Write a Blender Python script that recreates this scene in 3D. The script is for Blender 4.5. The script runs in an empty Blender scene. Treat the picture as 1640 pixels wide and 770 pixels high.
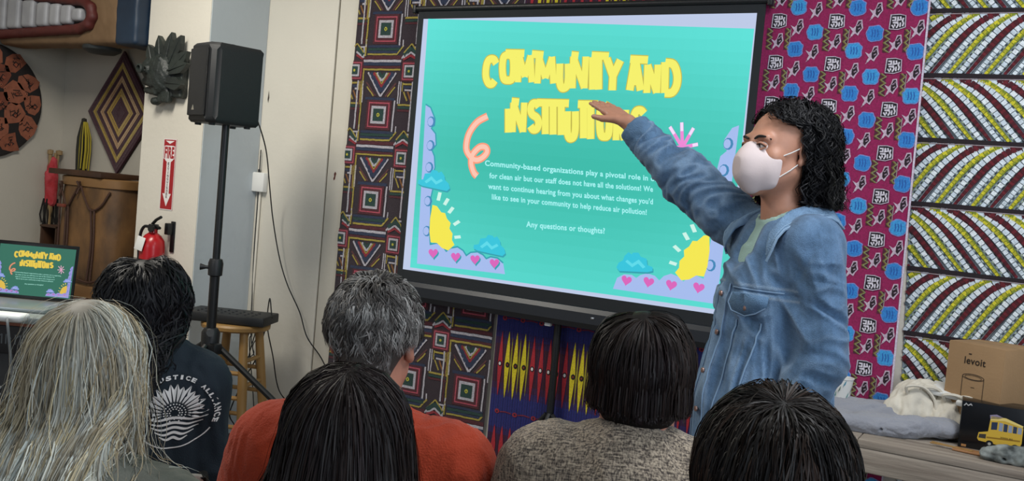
import bpy, bmesh, math, random
import numpy as np
from mathutils import Vector, Matrix, noise
R_ = math.radians
PI = math.pi
random.seed(7)
rng = np.random.default_rng(7)
scn = bpy.context.scene
COL = scn.collection

# ---------------------------------------------------------------- camera
FPX = 1500.0
CAMP = np.array([2.665, -3.675, 1.459])
YAW, PITCH, ROLL = R_(29.46), R_(2.85), R_(5.08)
_cy, _sy, _cp, _sp = math.cos(YAW), math.sin(YAW), math.cos(PITCH), math.sin(PITCH)
FWD = np.array([-_sy*_cp, _cy*_cp, -_sp])
_r0 = np.array([_cy, _sy, 0.0]); _u0 = np.cross(_r0, FWD)
RGT = math.cos(ROLL)*_r0 + math.sin(ROLL)*_u0
UPV = -math.sin(ROLL)*_r0 + math.cos(ROLL)*_u0
cam_d = bpy.data.cameras.new('camera'); cam = bpy.data.objects.new('camera', cam_d); COL.objects.link(cam)
cam_d.sensor_width = 36.0; cam_d.lens = 36.0*FPX/1640.0; cam_d.clip_start = 0.02
mw = Matrix.Identity(4)
for i in range(3):
    mw[i][0] = RGT[i]; mw[i][1] = UPV[i]; mw[i][2] = -FWD[i]; mw[i][3] = CAMP[i]
cam.matrix_world = mw
scn.camera = cam

def ray(x, y): return FWD + RGT*(x-820)/FPX - UPV*(y-385)/FPX
def aty(x, y, Y): d = ray(x, y); return CAMP + d*(Y-CAMP[1])/d[1]
def atx(x, y, X): d = ray(x, y); return CAMP + d*(X-CAMP[0])/d[0]
def atz(x, y, Z): d = ray(x, y); return CAMP + d*(Z-CAMP[2])/d[2]
def atd(x, y, D): return CAMP + ray(x, y)*D

# ---------------------------------------------------------------- world, lamps, exposure
vs = scn.view_settings
vs.view_transform = 'Standard'; vs.look = 'None'; vs.gamma = 1.0; vs.use_curve_mapping = False
vs.exposure = 0.18
world = bpy.data.worlds.new('room_light'); scn.world = world; world.use_nodes = True
wb = world.node_tree.nodes['Background']; wb.inputs['Color'].default_value = (0.72, 0.82, 1.0, 1); wb.inputs['Strength'].default_value = 0.26
def area(name, loc, target, size, power, color):
    l = bpy.data.lights.new(name, 'AREA'); l.shape = 'RECTANGLE'; l.size, l.size_y = size; l.energy = power; l.color = color
    o = bpy.data.objects.new(name, l); COL.objects.link(o); o.location = loc
    o.rotation_euler = (Vector(target)-Vector(loc)).to_track_quat('-Z', 'Y').to_euler(); return o
area('ceiling_lamp', (-0.6, -1.9, 3.05), (-0.9, -1.9, 0), (1.2, 0.5), 62, (1.0, 0.95, 0.86))
area('ceiling_lamp', (2.9, -1.6, 3.05), (2.9, -1.2, 0), (1.2, 0.5), 36, (0.95, 0.97, 1.0))
area('window_light', (4.9, -3.6, 1.9), (1.2, -0.8, 1.2), (1.6, 1.4), 46, (0.80, 0.90, 1.0))
area('window_light', (-0.6, -5.6, 2.1), (0.6, -1.0, 1.3), (1.8, 1.2), 16, (0.9, 0.95, 1.0))

# ---------------------------------------------------------------- helpers
def lin(c):
    if isinstance(c, str):
        c = [int(c[i:i+2], 16) for i in (0, 2, 4)]
    return tuple(((v/255.0)/12.92 if v/255.0 <= .04045 else ((v/255.0+.055)/1.055)**2.4) for v in c[:3])
def mat(name, col=None, rough=.6, metal=0, spec=.5, bump=0, bscale=60, var=0, vscale=8, stretch=(1,1,1), emit=0, sheen=0, attr=False, col2=None, aniso=0, trans=0, fine=0):
    m = bpy.data.materials.new(name); m.use_nodes = True; nt = m.node_tree; N = nt.nodes; L = nt.links
    b = N['Principled BSDF']
    b.inputs['Roughness'].default_value = rough; b.inputs['Metallic'].default_value = metal
    b.inputs['Specular IOR Level'].default_value = spec
    if aniso: b.inputs['Anisotropic'].default_value = aniso
    if sheen: b.inputs['Sheen Weight'].default_value = sheen
    if trans: b.inputs['Transmission Weight'].default_value = trans
    tc = N.new('ShaderNodeTexCoord'); mp = N.new('ShaderNodeMapping'); mp.inputs['Scale'].default_value = stretch
    L.new(tc.outputs['Object'], mp.inputs['Vector'])
    src = None
    if attr:
        a = N.new('ShaderNodeAttribute'); a.attribute_name = 'Col'; src = a.outputs['Color']
    else:
        c = N.new('ShaderNodeRGB'); c.outputs[0].default_value = (*lin(col), 1); src = c.outputs[0]
    if var or col2:
        n = N.new('ShaderNodeTexNoise'); n.inputs['Scale'].default_value = vscale; n.inputs['Detail'].default_value = 6
        L.new(mp.outputs[0], n.inputs['Vector'])
        r = N.new('ShaderNodeMapRange'); r.inputs[1].default_value = .3; r.inputs[2].default_value = .7
        L.new(n.outputs['Fac'], r.inputs[0])
        if col2:
            mx = N.new('ShaderNodeMix'); mx.data_type = 'RGBA'
            L.new(r.outputs[0], mx.inputs[0]); L.new(src, mx.inputs[6]); mx.inputs[7].default_value = (*lin(col2), 1); src = mx.outputs[2]
        else:
            r.inputs[3].default_value = 1-var; r.inputs[4].default_value = 1+var
            mx = N.new('ShaderNodeVectorMath'); mx.operation = 'SCALE'
            L.new(src, mx.inputs[0]); L.new(r.outputs[0], mx.inputs['Scale']); src = mx.outputs[0]
    if emit:
        L.new(src, b.inputs['Emission Color']); b.inputs['Emission Strength'].default_value = emit
        b.inputs['Base Color'].default_value = (.02, .02, .02, 1)
    else:
        L.new(src, b.inputs['Base Color'])
    if bump:
        n = N.new('ShaderNodeTexNoise'); n.inputs['Scale'].default_value = bscale; n.inputs['Detail'].default_value = 5
        L.new(mp.outputs[0], n.inputs['Vector'])
        bp = N.new('ShaderNodeBump'); bp.inputs['Strength'].default_value = bump; bp.inputs['Distance'].default_value = .01
        L.new(n.outputs['Fac'], bp.inputs['Height']); L.new(bp.outputs[0], b.inputs['Normal'])
    return m
M = {}
def newobj(name, me, parent=None, m=None):
    o = bpy.data.objects.new(name, me); COL.objects.link(o)
    if parent is not None: o.parent = parent
    if m is not None:
        for k in (m if isinstance(m, (list, tuple)) else [m]): me.materials.append(k)
    return o
def fastmesh(name, V, F, parent=None, m=None, smooth=True, cols=None, ccols=None):
    """V (n,3) array; F list of faces or (k,4)/(k,3) array; cols per vertex; ccols per face"""
    me = bpy.data.meshes.new(name); V = np.asarray(V, np.float32)
    me.vertices.add(len(V)); me.vertices.foreach_set('co', V.ravel())
    if isinstance(F, np.ndarray):
        k = F.shape[1]; nl = F.size; tot = np.full(len(F), k, np.int32); flat = F.ravel().astype(np.int32)
    else:
        tot = np.array([len(f) for f in F], np.int32); flat = np.array([i for f in F for i in f], np.int32); nl = len(flat)
    st = np.concatenate([[0], np.cumsum(tot)[:-1]]).astype(np.int32)
    me.loops.add(nl); me.loops.foreach_set('vertex_index', flat)
    me.polygons.add(len(tot)); me.polygons.foreach_set('loop_start', st)
    me.polygons.foreach_set('use_smooth', np.full(len(tot), smooth, bool))
    me.update(calc_edges=True); me.validate()
    if cols is not None:
        a = me.color_attributes.new('Col', 'FLOAT_COLOR', 'POINT')
        c = np.ones((len(V), 4), np.float32); c[:, :3] = cols; a.data.foreach_set('color', c.ravel())
    if ccols is not None:
        a = me.color_attributes.new('Col', 'FLOAT_COLOR', 'CORNER')
        c = np.ones((nl, 4), np.float32); c[:, :3] = np.repeat(np.asarray(ccols, np.float32), tot, axis=0)
        a.data.foreach_set('color', c.ravel())
    return newobj(name, me, parent, m)
def thing(name, label, cat, loc=(0,0,0), rz=0, group=None):
    o = bpy.data.objects.new(name, None); COL.objects.link(o); o.location = loc; o.rotation_euler = (0, 0, rz); o.empty_display_size = .1
    return tag(o, label, cat, group)
def tag(o, label=None, cat=None, group=None, kind=None):
    if label: o['label'] = label
    if cat: o['category'] = cat
    if group: o['group'] = group
    if kind: o['kind'] = kind
    return o
class MB:
    def __init__(s): s.bm = bmesh.new()
    def box(s, c, size, bev=0, rot=None, seg=2):
        g = bmesh.ops.create_cube(s.bm, size=1.0); vs_ = g['verts']
        bmesh.ops.scale(s.bm, vec=size, verts=vs_)
        if bev:
            es = list({e for v in vs_ for e in v.link_edges})
            r = bmesh.ops.bevel(s.bm, geom=es, offset=bev, segments=seg, affect='EDGES', profile=.5)
            vs_ = list({v for f in r['faces'] for v in f.verts} | {v for v in vs_ if v.is_valid})
        if rot is not None: bmesh.ops.rotate(s.bm, cent=(0,0,0), matrix=rot, verts=vs_)
        bmesh.ops.translate(s.bm, vec=c, verts=vs_); return s
    def tube(s, pts, r, n=10, cap=True):
        pts = [Vector(p) for p in pts]; k = len(pts); rr = r if isinstance(r, (list, tuple)) else [r]*k
        up = None; rings = []
        for i, p in enumerate(pts):
            t = (pts[min(i+1, k-1)]-pts[max(i-1, 0)]).normalized()
            if up is None: up = t.orthogonal().normalized()
            up = (up - t*up.dot(t)); up = up.normalized() if up.length > 1e-6 else t.orthogonal().normalized()
            w = t.cross(up)
            rings.append([s.bm.verts.new(p+(up*math.cos(a)+w*math.sin(a))*rr[i]) for a in [2*PI*j/n for j in range(n)]])
        for a, b in zip(rings, rings[1:]):
            for j in range(n): s.bm.faces.new((a[j], a[(j+1) % n], b[(j+1) % n], b[j]))
        if cap: s.bm.faces.new(rings[0][::-1]); s.bm.faces.new(rings[-1])
        return s
    def lathe(s, prof, c=(0,0,0), n=24, rot=None):
        rings = []
        for r, z in prof:
            rings.append([s.bm.verts.new(Vector(c)+(rot @ Vector((r*math.cos(a), r*math.sin(a), z)) if rot else Vector((r*math.cos(a), r*math.sin(a), z)))) for a in [2*PI*j/n for j in range(n)]])
        for a, b in zip(rings, rings[1:]):
            for j in range(n): s.bm.faces.new((a[j], a[(j+1) % n], b[(j+1) % n], b[j]))
        if prof[0][0] > 1e-5: s.bm.faces.new(rings[0][::-1])
        if prof[-1][0] > 1e-5: s.bm.faces.new(rings[-1])
        return s
    def prism(s, poly, d0, d1, frame=None):
        """poly of (a,b); frame maps (a,b,d)->Vector"""
        fr = frame or (lambda a, b, d: Vector((a, d, b)))
        A = [s.bm.verts.new(fr(a, b, d0)) for a, b in poly]; B = [s.bm.verts.new(fr(a, b, d1)) for a, b in poly]
        n = len(poly); s.bm.faces.new(A); s.bm.faces.new(B[::-1])
        for i in range(n): s.bm.faces.new((A[i], B[i], B[(i+1) % n], A[(i+1) % n]))
        return s
    def build(s, name, m, parent=None, smooth=True, angle=35):
        bmesh.ops.recalc_face_normals(s.bm, faces=s.bm.faces)
        me = bpy.data.meshes.new(name); s.bm.to_mesh(me); s.bm.free()
        if smooth:
            for p in me.polygons: p.use_smooth = True
            me.set_sharp_from_angle(angle=R_(angle))
        return newobj(name, me, parent, m)
def catmull(P, n=8, closed=False):
    P = [np.array(p, float) for p in P]; out = []; k = len(P)
    for i in range(k if closed else k-1):
        p0 = P[(i-1) % k] if (closed or i > 0) else 2*P[0]-P[1]; p1 = P[i]; p2 = P[(i+1) % k]; p3 = P[(i+2) % k] if (closed or i+2 < k) else 2*P[-1]-P[-2]
        for j in range(n):
            t = j/n; out.append(.5*((2*p1)+(-p0+p2)*t+(2*p0-5*p1+4*p2-p3)*t*t+(-p0+3*p1-3*p2+p3)*t**3))
    if not closed: out.append(P[-1])
    return out

class Paint:
    """flat print: coloured polygons on a surface (u,v), stacked in layers a hair apart"""
    def __init__(s): s.V = []; s.F = []; s.C = []
    def poly(s, pts, col, layer=1):
        b = len(s.V); s.V += [(float(p[0]), float(p[1]), layer) for p in pts]; s.F.append(list(range(b, b+len(pts)))); s.C.append(lin(col) if not isinstance(col, tuple) or max(col) > 1 else col)
    def rect(s, x0, y0, x1, y1, col, layer=1, n=1):
        for i in range(n):
            a = x0+(x1-x0)*i/n; b = x0+(x1-x0)*(i+1)/n; s.poly([(a, y0), (b, y0), (b, y1), (a, y1)], col, layer)
    def stroke(s, pts, w, col, layer=1, taper=None, step=None):
        P = np.array(pts, float)[:, :2]
        if step:
            Q = [P[0]]
            for a, b in zip(P, P[1:]):
                k = max(1, int(np.linalg.norm(b-a)/step)); Q += [a+(b-a)*(j+1)/k for j in range(k)]
            P = np.array(Q)
        n = len(P); T = np.zeros_like(P)
        T[1:-1] = P[2:]-P[:-2]; T[0] = P[1]-P[0]; T[-1] = P[-1]-P[-2]
        d = np.diff(P, axis=0); d /= np.maximum(np.linalg.norm(d, axis=1, keepdims=True), 1e-9)
        T /= np.maximum(np.linalg.norm(T, axis=1, keepdims=True), 1e-9); Nn = np.stack([-T[:, 1], T[:, 0]], 1)
        ww = np.array([(taper(i/(n-1)) if taper else 1.0)*w/2 for i in range(n)])
        for i in range(1, n-1):
            ww[i] /= max(.5, float(np.dot(Nn[i], [-d[i][1], d[i][0]])))
        A = P+Nn*ww[:, None]; B = P-Nn*ww[:, None]
        c = lin(col) if not isinstance(col, tuple) or max(col) > 1 else col
        b = len(s.V)
        for i in range(n): s.V += [(A[i][0], A[i][1], layer), (B[i][0], B[i][1], layer)]
        for i in range(n-1): s.F.append([b+2*i, b+2*i+1, b+2*i+3, b+2*i+2]); s.C.append(c)
    def disc(s, c, r, col, layer=1, n=16, ry=None, wob=0):
        ry = ry or r
        s.poly([(c[0]+r*(1+wob*math.sin(5*a+c[0]*90))*math.cos(a), c[1]+ry*(1+wob*math.cos(4*a))*math.sin(a)) for a in [2*PI*i/n for i in range(n)]], col, layer)
    def build(s, name, fn, m, parent=None, smooth=True):
        V = np.array([fn(u, v, l) for u, v, l in s.V]); return fastmesh(name, V, s.F, parent, m, smooth, ccols=s.C)

# ---------------------------------------------------------------- signed-distance modelling (for bodies, clothes, crumpled cloth)
BIGV = 1.0
class Sdf:
    def __init__(s, lo, hi, res):
        s.lo = np.array(lo, float); s.res = res; s.n = np.ceil((np.array(hi)-s.lo)/res).astype(int)+1
        s.f = np.full(s.n, BIGV, np.float32)
        s.ax = [(s.lo[i]+np.arange(s.n[i])*res).astype(np.float32) for i in range(3)]
    def sl(s, lo, hi, pad):
        a = np.clip(np.floor((np.array(lo)-pad-s.lo)/s.res).astype(int), 0, s.n); b = np.clip(np.ceil((np.array(hi)+pad-s.lo)/s.res).astype(int)+1, 0, s.n)
        return tuple(slice(int(i), int(j)) for i, j in zip(a, b))
    def grid(s, S): return s.ax[0][S[0]][:, None, None], s.ax[1][S[1]][None, :, None], s.ax[2][S[2]][None, None, :]
    def comb(s, S, d, k, op):
        f = s.f[S]
        if op == 'sub': f2 = -f; d2 = d
        else: f2 = f; d2 = d
        if k > 0: h = np.maximum(k-np.abs(f2-d2), 0)/k; r = np.minimum(f2, d2)-h*h*k*.25
        else: r = np.minimum(f2, d2)
        s.f[S] = -r if op == 'sub' else r
    def rc(s, a, b, ra, rb=None, k=.02, op='add', flat=None):
        rb = ra if rb is None else rb; a = np.array(a, float); b = np.array(b, float)
        S = s.sl(np.minimum(a-ra, b-rb), np.maximum(a+ra, b+rb), k+4*s.res); X, Y, Z = s.grid(S)
        if 0 in s.f[S].shape: return s
        ba = b-a; L2 = max(float(ba@ba), 1e-9)
        h = np.clip(((X-a[0])*ba[0]+(Y-a[1])*ba[1]+(Z-a[2])*ba[2])/L2, 0, 1)
        d = np.sqrt((X-a[0]-h*ba[0])**2+(Y-a[1]-h*ba[1])**2+(Z-a[2]-h*ba[2])**2)-(ra+(rb-ra)*h)
        s.comb(S, d.astype(np.float32), k, op); return s
    def chain(s, pts, rs, k=.02, op='add'):
        for i in range(len(pts)-1): s.rc(pts[i], pts[i+1], rs[i], rs[i+1], k, op)
        return s
    def el(s, c, r, k=.02, op='add', rot=None):
        c = np.array(c, float); r = np.array(r, float); m = max(r) if rot is not None else r
        S = s.sl(c-m, c+m, k+4*s.res); X, Y, Z = s.grid(S)
        if 0 in s.f[S].shape: return s
        x, y, z = X-c[0], Y-c[1], Z-c[2]
        if rot is not None:
            q = np.array(rot.transposed())
            x, y, z = q[0,0]*x+q[0,1]*y+q[0,2]*z, q[1,0]*x+q[1,1]*y+q[1,2]*z, q[2,0]*x+q[2,1]*y+q[2,2]*z
        k0 = np.sqrt((x/r[0])**2+(y/r[1])**2+(z/r[2])**2); k1 = np.sqrt((x/r[0]**2)**2+(y/r[1]**2)**2+(z/r[2]**2)**2)+1e-6
        s.comb(S, (k0*(k0-1)/k1).astype(np.float32), k, op); return s
    def bx(s, c, h, r=.01, k=.01, op='add', rot=None):
        c = np.array(c, float); h = np.array(h, float); m = np.full(3, np.linalg.norm(h)) if rot is not None else h
        S = s.sl(c-m, c+m, k+4*s.res+r); X, Y, Z = s.grid(S)
        if 0 in s.f[S].shape: return s
        x, y, z = X-c[0], Y-c[1], Z-c[2]
        if rot is not None:
            q = np.array(rot.transposed())
            x, y, z = q[0,0]*x+q[0,1]*y+q[0,2]*z, q[1,0]*x+q[1,1]*y+q[1,2]*z, q[2,0]*x+q[2,1]*y+q[2,2]*z
        qx, qy, qz = np.abs(x)-h[0]+r, np.abs(y)-h[1]+r, np.abs(z)-h[2]+r
        d = np.sqrt(np.maximum(qx, 0)**2+np.maximum(qy, 0)**2+np.maximum(qz, 0)**2)+np.minimum(np.maximum(qx, np.maximum(qy, qz)), 0)-r
        s.comb(S, d.astype(np.float32), k, op); return s
    def mesh(s):
        f = s.f; ins = f < 0
        nx, ny, nz = f.shape
        # cells
        cs = np.zeros((nx-1, ny-1, nz-1), np.int8)
        for i in (0, 1):
            for j in (0, 1):
                for k in (0, 1): cs += ins[i:nx-1+i, j:ny-1+j, k:nz-1+k]
        act = (cs > 0) & (cs < 8); idx = np.full(act.shape, -1, np.int32); cells = np.argwhere(act); idx[act] = np.arange(len(cells))
        acc = np.zeros((len(cells), 3)); cnt = np.zeros(len(cells))
        i, j, k = cells.T
        cor = [(a, b, c) for a in (0, 1) for b in (0, 1) for c in (0, 1)]
        val = {c: f[i+c[0], j+c[1], k+c[2]] for c in cor}
        for a in cor:
            for ax in range(3):
                if a[ax] == 0:
                    b = list(a); b[ax] = 1; b = tuple(b); va, vb = val[a], val[b]; m = (va < 0) != (vb < 0)
                    t = va[m]/(va[m]-vb[m]+1e-12)
                    p = np.tile(np.array(a, float), (m.sum(), 1)); p[:, ax] = t; acc[m] += p; cnt[m] += 1
        V = s.lo+(cells+acc/cnt[:, None])*s.res
        Q = []
        for ax in range(3):
            o1, o2 = [(1, 2), (2, 0), (0, 1)][ax]
            sa = [slice(None)]*3; sb = [slice(None)]*3; sa[ax] = slice(0, -1); sb[ax] = slice(1, None)
            A = ins[tuple(sa)]; B = ins[tuple(sb)]; ch = np.argwhere(A != B)
            ch = ch[(ch[:, o1] > 0) & (ch[:, o2] > 0) & (ch[:, o1] < s.n[o1]-1) & (ch[:, o2] < s.n[o2]-1)]
            e1 = np.zeros(3, int); e1[o1] = 1; e2 = np.zeros(3, int); e2[o2] = 1
            g = lambda c: idx[c[:, 0], c[:, 1], c[:, 2]]
            q = np.stack([g(ch-e1-e2), g(ch-e2), g(ch), g(ch-e1)], 1); up = A[ch[:, 0], ch[:, 1], ch[:, 2]]
            q[~up] = q[~up][:, ::-1]; Q.append(q)
        Q = np.concatenate(Q); Q = Q[(Q >= 0).all(1)]
        return V, Q
def vnormals(V, Q):
    n = np.cross(V[Q[:, 2]]-V[Q[:, 0]], V[Q[:, 3]]-V[Q[:, 1]]); N = np.zeros_like(V)
    for k in range(4): np.add.at(N, Q[:, k], n)
    return N/np.maximum(np.linalg.norm(N, axis=1, keepdims=True), 1e-12)
def smoothv(V, Q, it=2, lam=.5):
    for _ in range(it):
        A = np.zeros_like(V); c = np.zeros(len(V))
        for a, b in ((0, 1), (1, 2), (2, 3), (3, 0)):
            np.add.at(A, Q[:, a], V[Q[:, b]]); np.add.at(c, Q[:, a], 1); np.add.at(A, Q[:, b], V[Q[:, a]]); np.add.at(c, Q[:, b], 1)
        V = V+lam*(A/np.maximum(c, 1)[:, None]-V)
    return V
def sdfobj(name, s, m, parent=None, it=2, disp=None, cols=None):
    V, Q = s.mesh(); V = smoothv(V, Q, it)
    if disp is not None: V = V+vnormals(V, Q)*disp(V)[:, None]
    return fastmesh(name, V, Q, parent, m, True, cols=(cols(V) if cols else None))
def wnoise(V, sc, seed=0, oct=3):
    """cheap smooth pseudo-noise from warped sines, about -1..1"""
    r = np.random.default_rng(seed); P = V*sc; out = np.zeros(len(V)); a = 1.0; tot = 0
    for o in range(oct):
        A = r.normal(size=(3, 3)); ph = r.uniform(0, 6.28, 3)
        w = np.sin(P@A.T+ph); B = r.normal(size=(3, 3)); w2 = np.sin((P+w*1.2)@B.T*1.3+ph[::-1])
        out += a*w2.mean(1)*1.5; tot += a; a *= .5; P = P*2.03
    return out/tot

# ================================================================ the setting
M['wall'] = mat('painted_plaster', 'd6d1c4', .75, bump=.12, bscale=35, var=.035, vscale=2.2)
M['wall_side'] = mat('plaster_bluish_light', 'b4bcc0', .75, bump=.12, bscale=35, var=.03, vscale=2)  # bluish light on the pillar's side face, put into the plaster colour
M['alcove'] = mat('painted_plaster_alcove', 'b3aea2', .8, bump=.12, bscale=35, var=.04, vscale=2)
M['ceiling'] = mat('ceiling_paint', 'd8d5cc', .85, var=.03)
M['floor'] = mat('floor_concrete', '6b645c', .5, bump=.2, bscale=20, var=.15, vscale=3)
def sbox(name, x0, x1, y0, y1, z0, z1, m, parent=None, bev=0, kind='structure'):
    o = MB().box(((x0+x1)/2, (y0+y1)/2, (z0+z1)/2), (x1-x0, y1-y0, z1-z0), bev).build(name, m, parent, smooth=bool(bev))
    if kind and parent is None: o['kind'] = kind
    return o
sbox('floor', -2.95, 5.2, -6.5, .25, -.1, 0, M['floor'])
sbox('ceiling', -2.95, 5.2, -6.5, .25, 3.2, 3.3, M['ceiling'])
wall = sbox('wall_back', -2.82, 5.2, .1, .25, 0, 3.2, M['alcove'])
for x0, x1 in ((-1.088, -.604), (-.592, 5.0)):
    sbox('panel', x0, x1, .085, .1, .14, 3.19, M['wall'], wall, .003)
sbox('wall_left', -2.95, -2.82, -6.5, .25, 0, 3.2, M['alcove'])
pil = sbox('wall_pillar', -1.545, -1.09, -.312, .1, 0, 3.2, M['wall'])
sbox('panel', -1.09, -1.086, -.308, .084, 0, 3.19, M['wall_side'], pil, 0)  # thin sheet whose colour holds the bluish light on this face
sbox('baseboard_back', -1.08, 5.0, .066, .0845, 0, .135, mat('white_trim', 'dcdad4', .5), None, .004)
WALLY = .085

# ---------------------------------------------------------------- hung cloths
def wave(base, amp, kx, ph, sh=0.0):
    def f(u, v, l):
        y = base - amp*(math.sin(u*kx+ph+.6*math.sin(v*2.1+ph)) + .5*math.sin(u*kx*2.3+v*1.4+ph*2)) - amp*1.5
        return (u+sh*(2.2-v), y-.0011*l, v)
    return f
def cloth_base(P, x0, x1, z0, z1, col, n=.03):
    nx = max(2, int((x1-x0)/n)); nz = max(2, int((z1-z0)/n))
    for i in range(nx):
        for j in range(nz):
            P.rect(x0+(x1-x0)*i/nx, z0+(z1-z0)*j/nz, x0+(x1-x0)*(i+1)/nx, z0+(z1-z0)*(j+1)/nz, col, 0)
M['cloth'] = mat('printed_cotton', None, .85, attr=True, var=.22, vscale=160, sheen=.1, bump=.25, bscale=420)
M['wool'] = mat('embroidered_wool', None, .9, attr=True, var=.35, vscale=220, sheen=.2, bump=.6, bscale=300)

# --- embroidered cloth (left and under the screen)
P = Paint(); X0, X1, Z0, Z1 = -.455, .51, .17, 2.62
cloth_base(P, X0, X1, Z0, Z1, '2a1c26')
WH, YE, RE, NA, GR, PK, DR = 'b4b0b8', 'a08f3c', '8a1f2c', '1f2c48', '173a34', 'b04a5a', '4c1420'
def seg(x0, z0, x1, z1, w, c, l=2):
    # clip to cloth
    if max(x0, x1) < X0 or min(x0, x1) > X1 or max(z0, z1) < Z0 or min(z0, z1) > Z1: return
    n = max(1, int(math.hypot(x1-x0, z1-z0)/.02)); pts = []
    for i in range(n+1):
        t = i/n; x = x0+(x1-x0)*t; z = z0+(z1-z0)*t
        if X0 <= x <= X1 and Z0 <= z <= Z1: pts.append((x+random.uniform(-1, 1)*.0012, z+random.uniform(-1, 1)*.0012))
    if len(pts) > 1: P.stroke(pts, w*random.uniform(.9, 1.1), c, l)
def sq(cx, cz, h, c, l):
    a, b, d, e = max(cx-h, X0), min(cx+h, X1), max(cz-h, Z0), min(cz+h, Z1)
    if b > a and e > d: P.rect(a, d, b, e, c, l, 3)
for ci in range(-1, 4):
    for r in range(-1, 8):
        cx = -.272+.335*ci; cz = 2.223-.4265*r
        g = lambda a, b, c, d, w, k, l=2: seg(cx+a, cz+b, cx+c, cz+d, w, k, l)
        # bands above the chevron
        g(-.12, .262, .11, .264, .012, WH); g(-.12, .247, .11, .249, .016, NA); g(-.12, .232, .11, .234, .011, DR); g(-.12, .220, .11, .222, .009, YE)
        g(-.12, .276, .11, .278, .010, DR)
        # chevron nest
        P_ = [(.013, GR, .05), (.0, WH, .035), (-.017, RE, .0), (-.03, NA, .0)]
        for k, (w, c) in enumerate(((.052, GR), (.034, NA))):
            pass
        for off, hw, c, w in ((.0, .085, WH, .010), (.022, .068, NA, .022), (.046, .052, RE, .013), (.062, .040, YE, .006), (.076, .030, WH, .010), (.092, .016, GR, .016)):
            zt = .205; za = .088+off
            k = (zt-za)/.117
            g(-.085*k, zt, 0, za, w, c, 3); g(.085*k, zt, 0, za, w, c, 3)
        for sx in (-1, 1):
            g(sx*.085, .135, sx*.042, .088, .007, YE, 2); g(sx*.09, .155, sx*.03, .088, .008, '5a3030', 2)
        g(-.09, .075, .09, .076, .014, NA)
        # square
        sq(cx, cz-.005, .074, DR, 2); sq(cx, cz-.005, .063, PK, 3); sq(cx, cz-.005, .056, DR, 4); sq(cx, cz-.005, .044, WH, 5); sq(cx, cz-.005, .031, GR, 6)
        if X0+.01 < cx < X1-.01 and Z0+.01 < cz < Z1-.01: P.disc((cx, cz-.005), .010, 'b8b23c', 7, 8, wob=.1); P.disc((cx, cz-.005), .004, '40501c', 8, 6)
        g(.092, .07, .090, -.085, .009, WH, 3)
        # bands below
        g(-.1, -.092, .1, -.09, .012, NA); g(-.1, -.106, .1, -.104, .014, GR); g(-.1, -.120, .085, -.118, .011, NA); g(-.1, -.131, .08, -.129, .009, YE); g(.08, -.129, .118, -.085, .009, YE); g(-.1, -.143, .11, -.141, .010, DR)
        g(.11, -.15, .14, -.115, .009, WH)
        # side verticals
        g(-.113, .215, -.113, -.14, .009, YE); g(-.128, .215, -.128, -.08, .007, DR); g(-.142, .20, -.142, -.08, .009, WH)
        g(-.108, -.095, -.150, -.095, .008, WH); g(-.122, -.1, -.122, -.15, .007, WH); g(-.142, -.1, -.142, -.15, .007, WH)
        # second motif column, half a period lower
        cx += .1675; cz -= .213
        sq(cx, cz, .050, DR, 3); sq(cx, cz, .042, PK, 4); sq(cx, cz, .036, DR, 5); sq(cx, cz, .030, WH, 6); sq(cx, cz, .020, GR, 7)
        if X0+.01 < cx < X1-.01 and Z0+.01 < cz < Z1-.01: P.disc((cx, cz), .007, 'b8b23c', 8, 8)
        for off, c, w in ((0, RE, .012), (.014, WH, .009), (.034, GR, .022), (.052, YE, .007)):
            g(-.045, .058+off*.6, 0, .078+off*1.1, w, c, 3); g(.045, .058+off*.6, 0, .078+off*1.1, w, c, 3)
        for sx in (-1, 1):
            g(sx*.058, -.05, sx*.058, -.16, .007, WH); g(sx*.045, -.05, sx*.045, -.16, .006, WH if sx < 0 else YE); g(sx*.034, -.055, sx*.034, -.10, .006, YE)
            g(sx*.055, .12, sx*.055, .155, .007, WH)
        g(-.035, -.062, .035, -.062, .008, YE); g(-.03, -.078, .035, -.078, .012, NA); g(-.02, -.092, .035, -.092, .009, WH); g(-.025, -.10, .0, -.145, .008, YE); g(.0, -.10, .025, -.145, .008, '8a5a2a')
        g(-.055, -.165, .055, -.165, .009, YE); g(-.055, -.178, .055, -.178, .012, GR); g(-.055, -.192, .055, -.192, .010, DR)
o = P.build('wall_hanging', wave(WALLY-.012, .004, 9, .5, -.012), M['wool'])
tag(o, 'dark embroidered cloth of chevrons and nested squares beside and under the screen', 'wall hanging')

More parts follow.
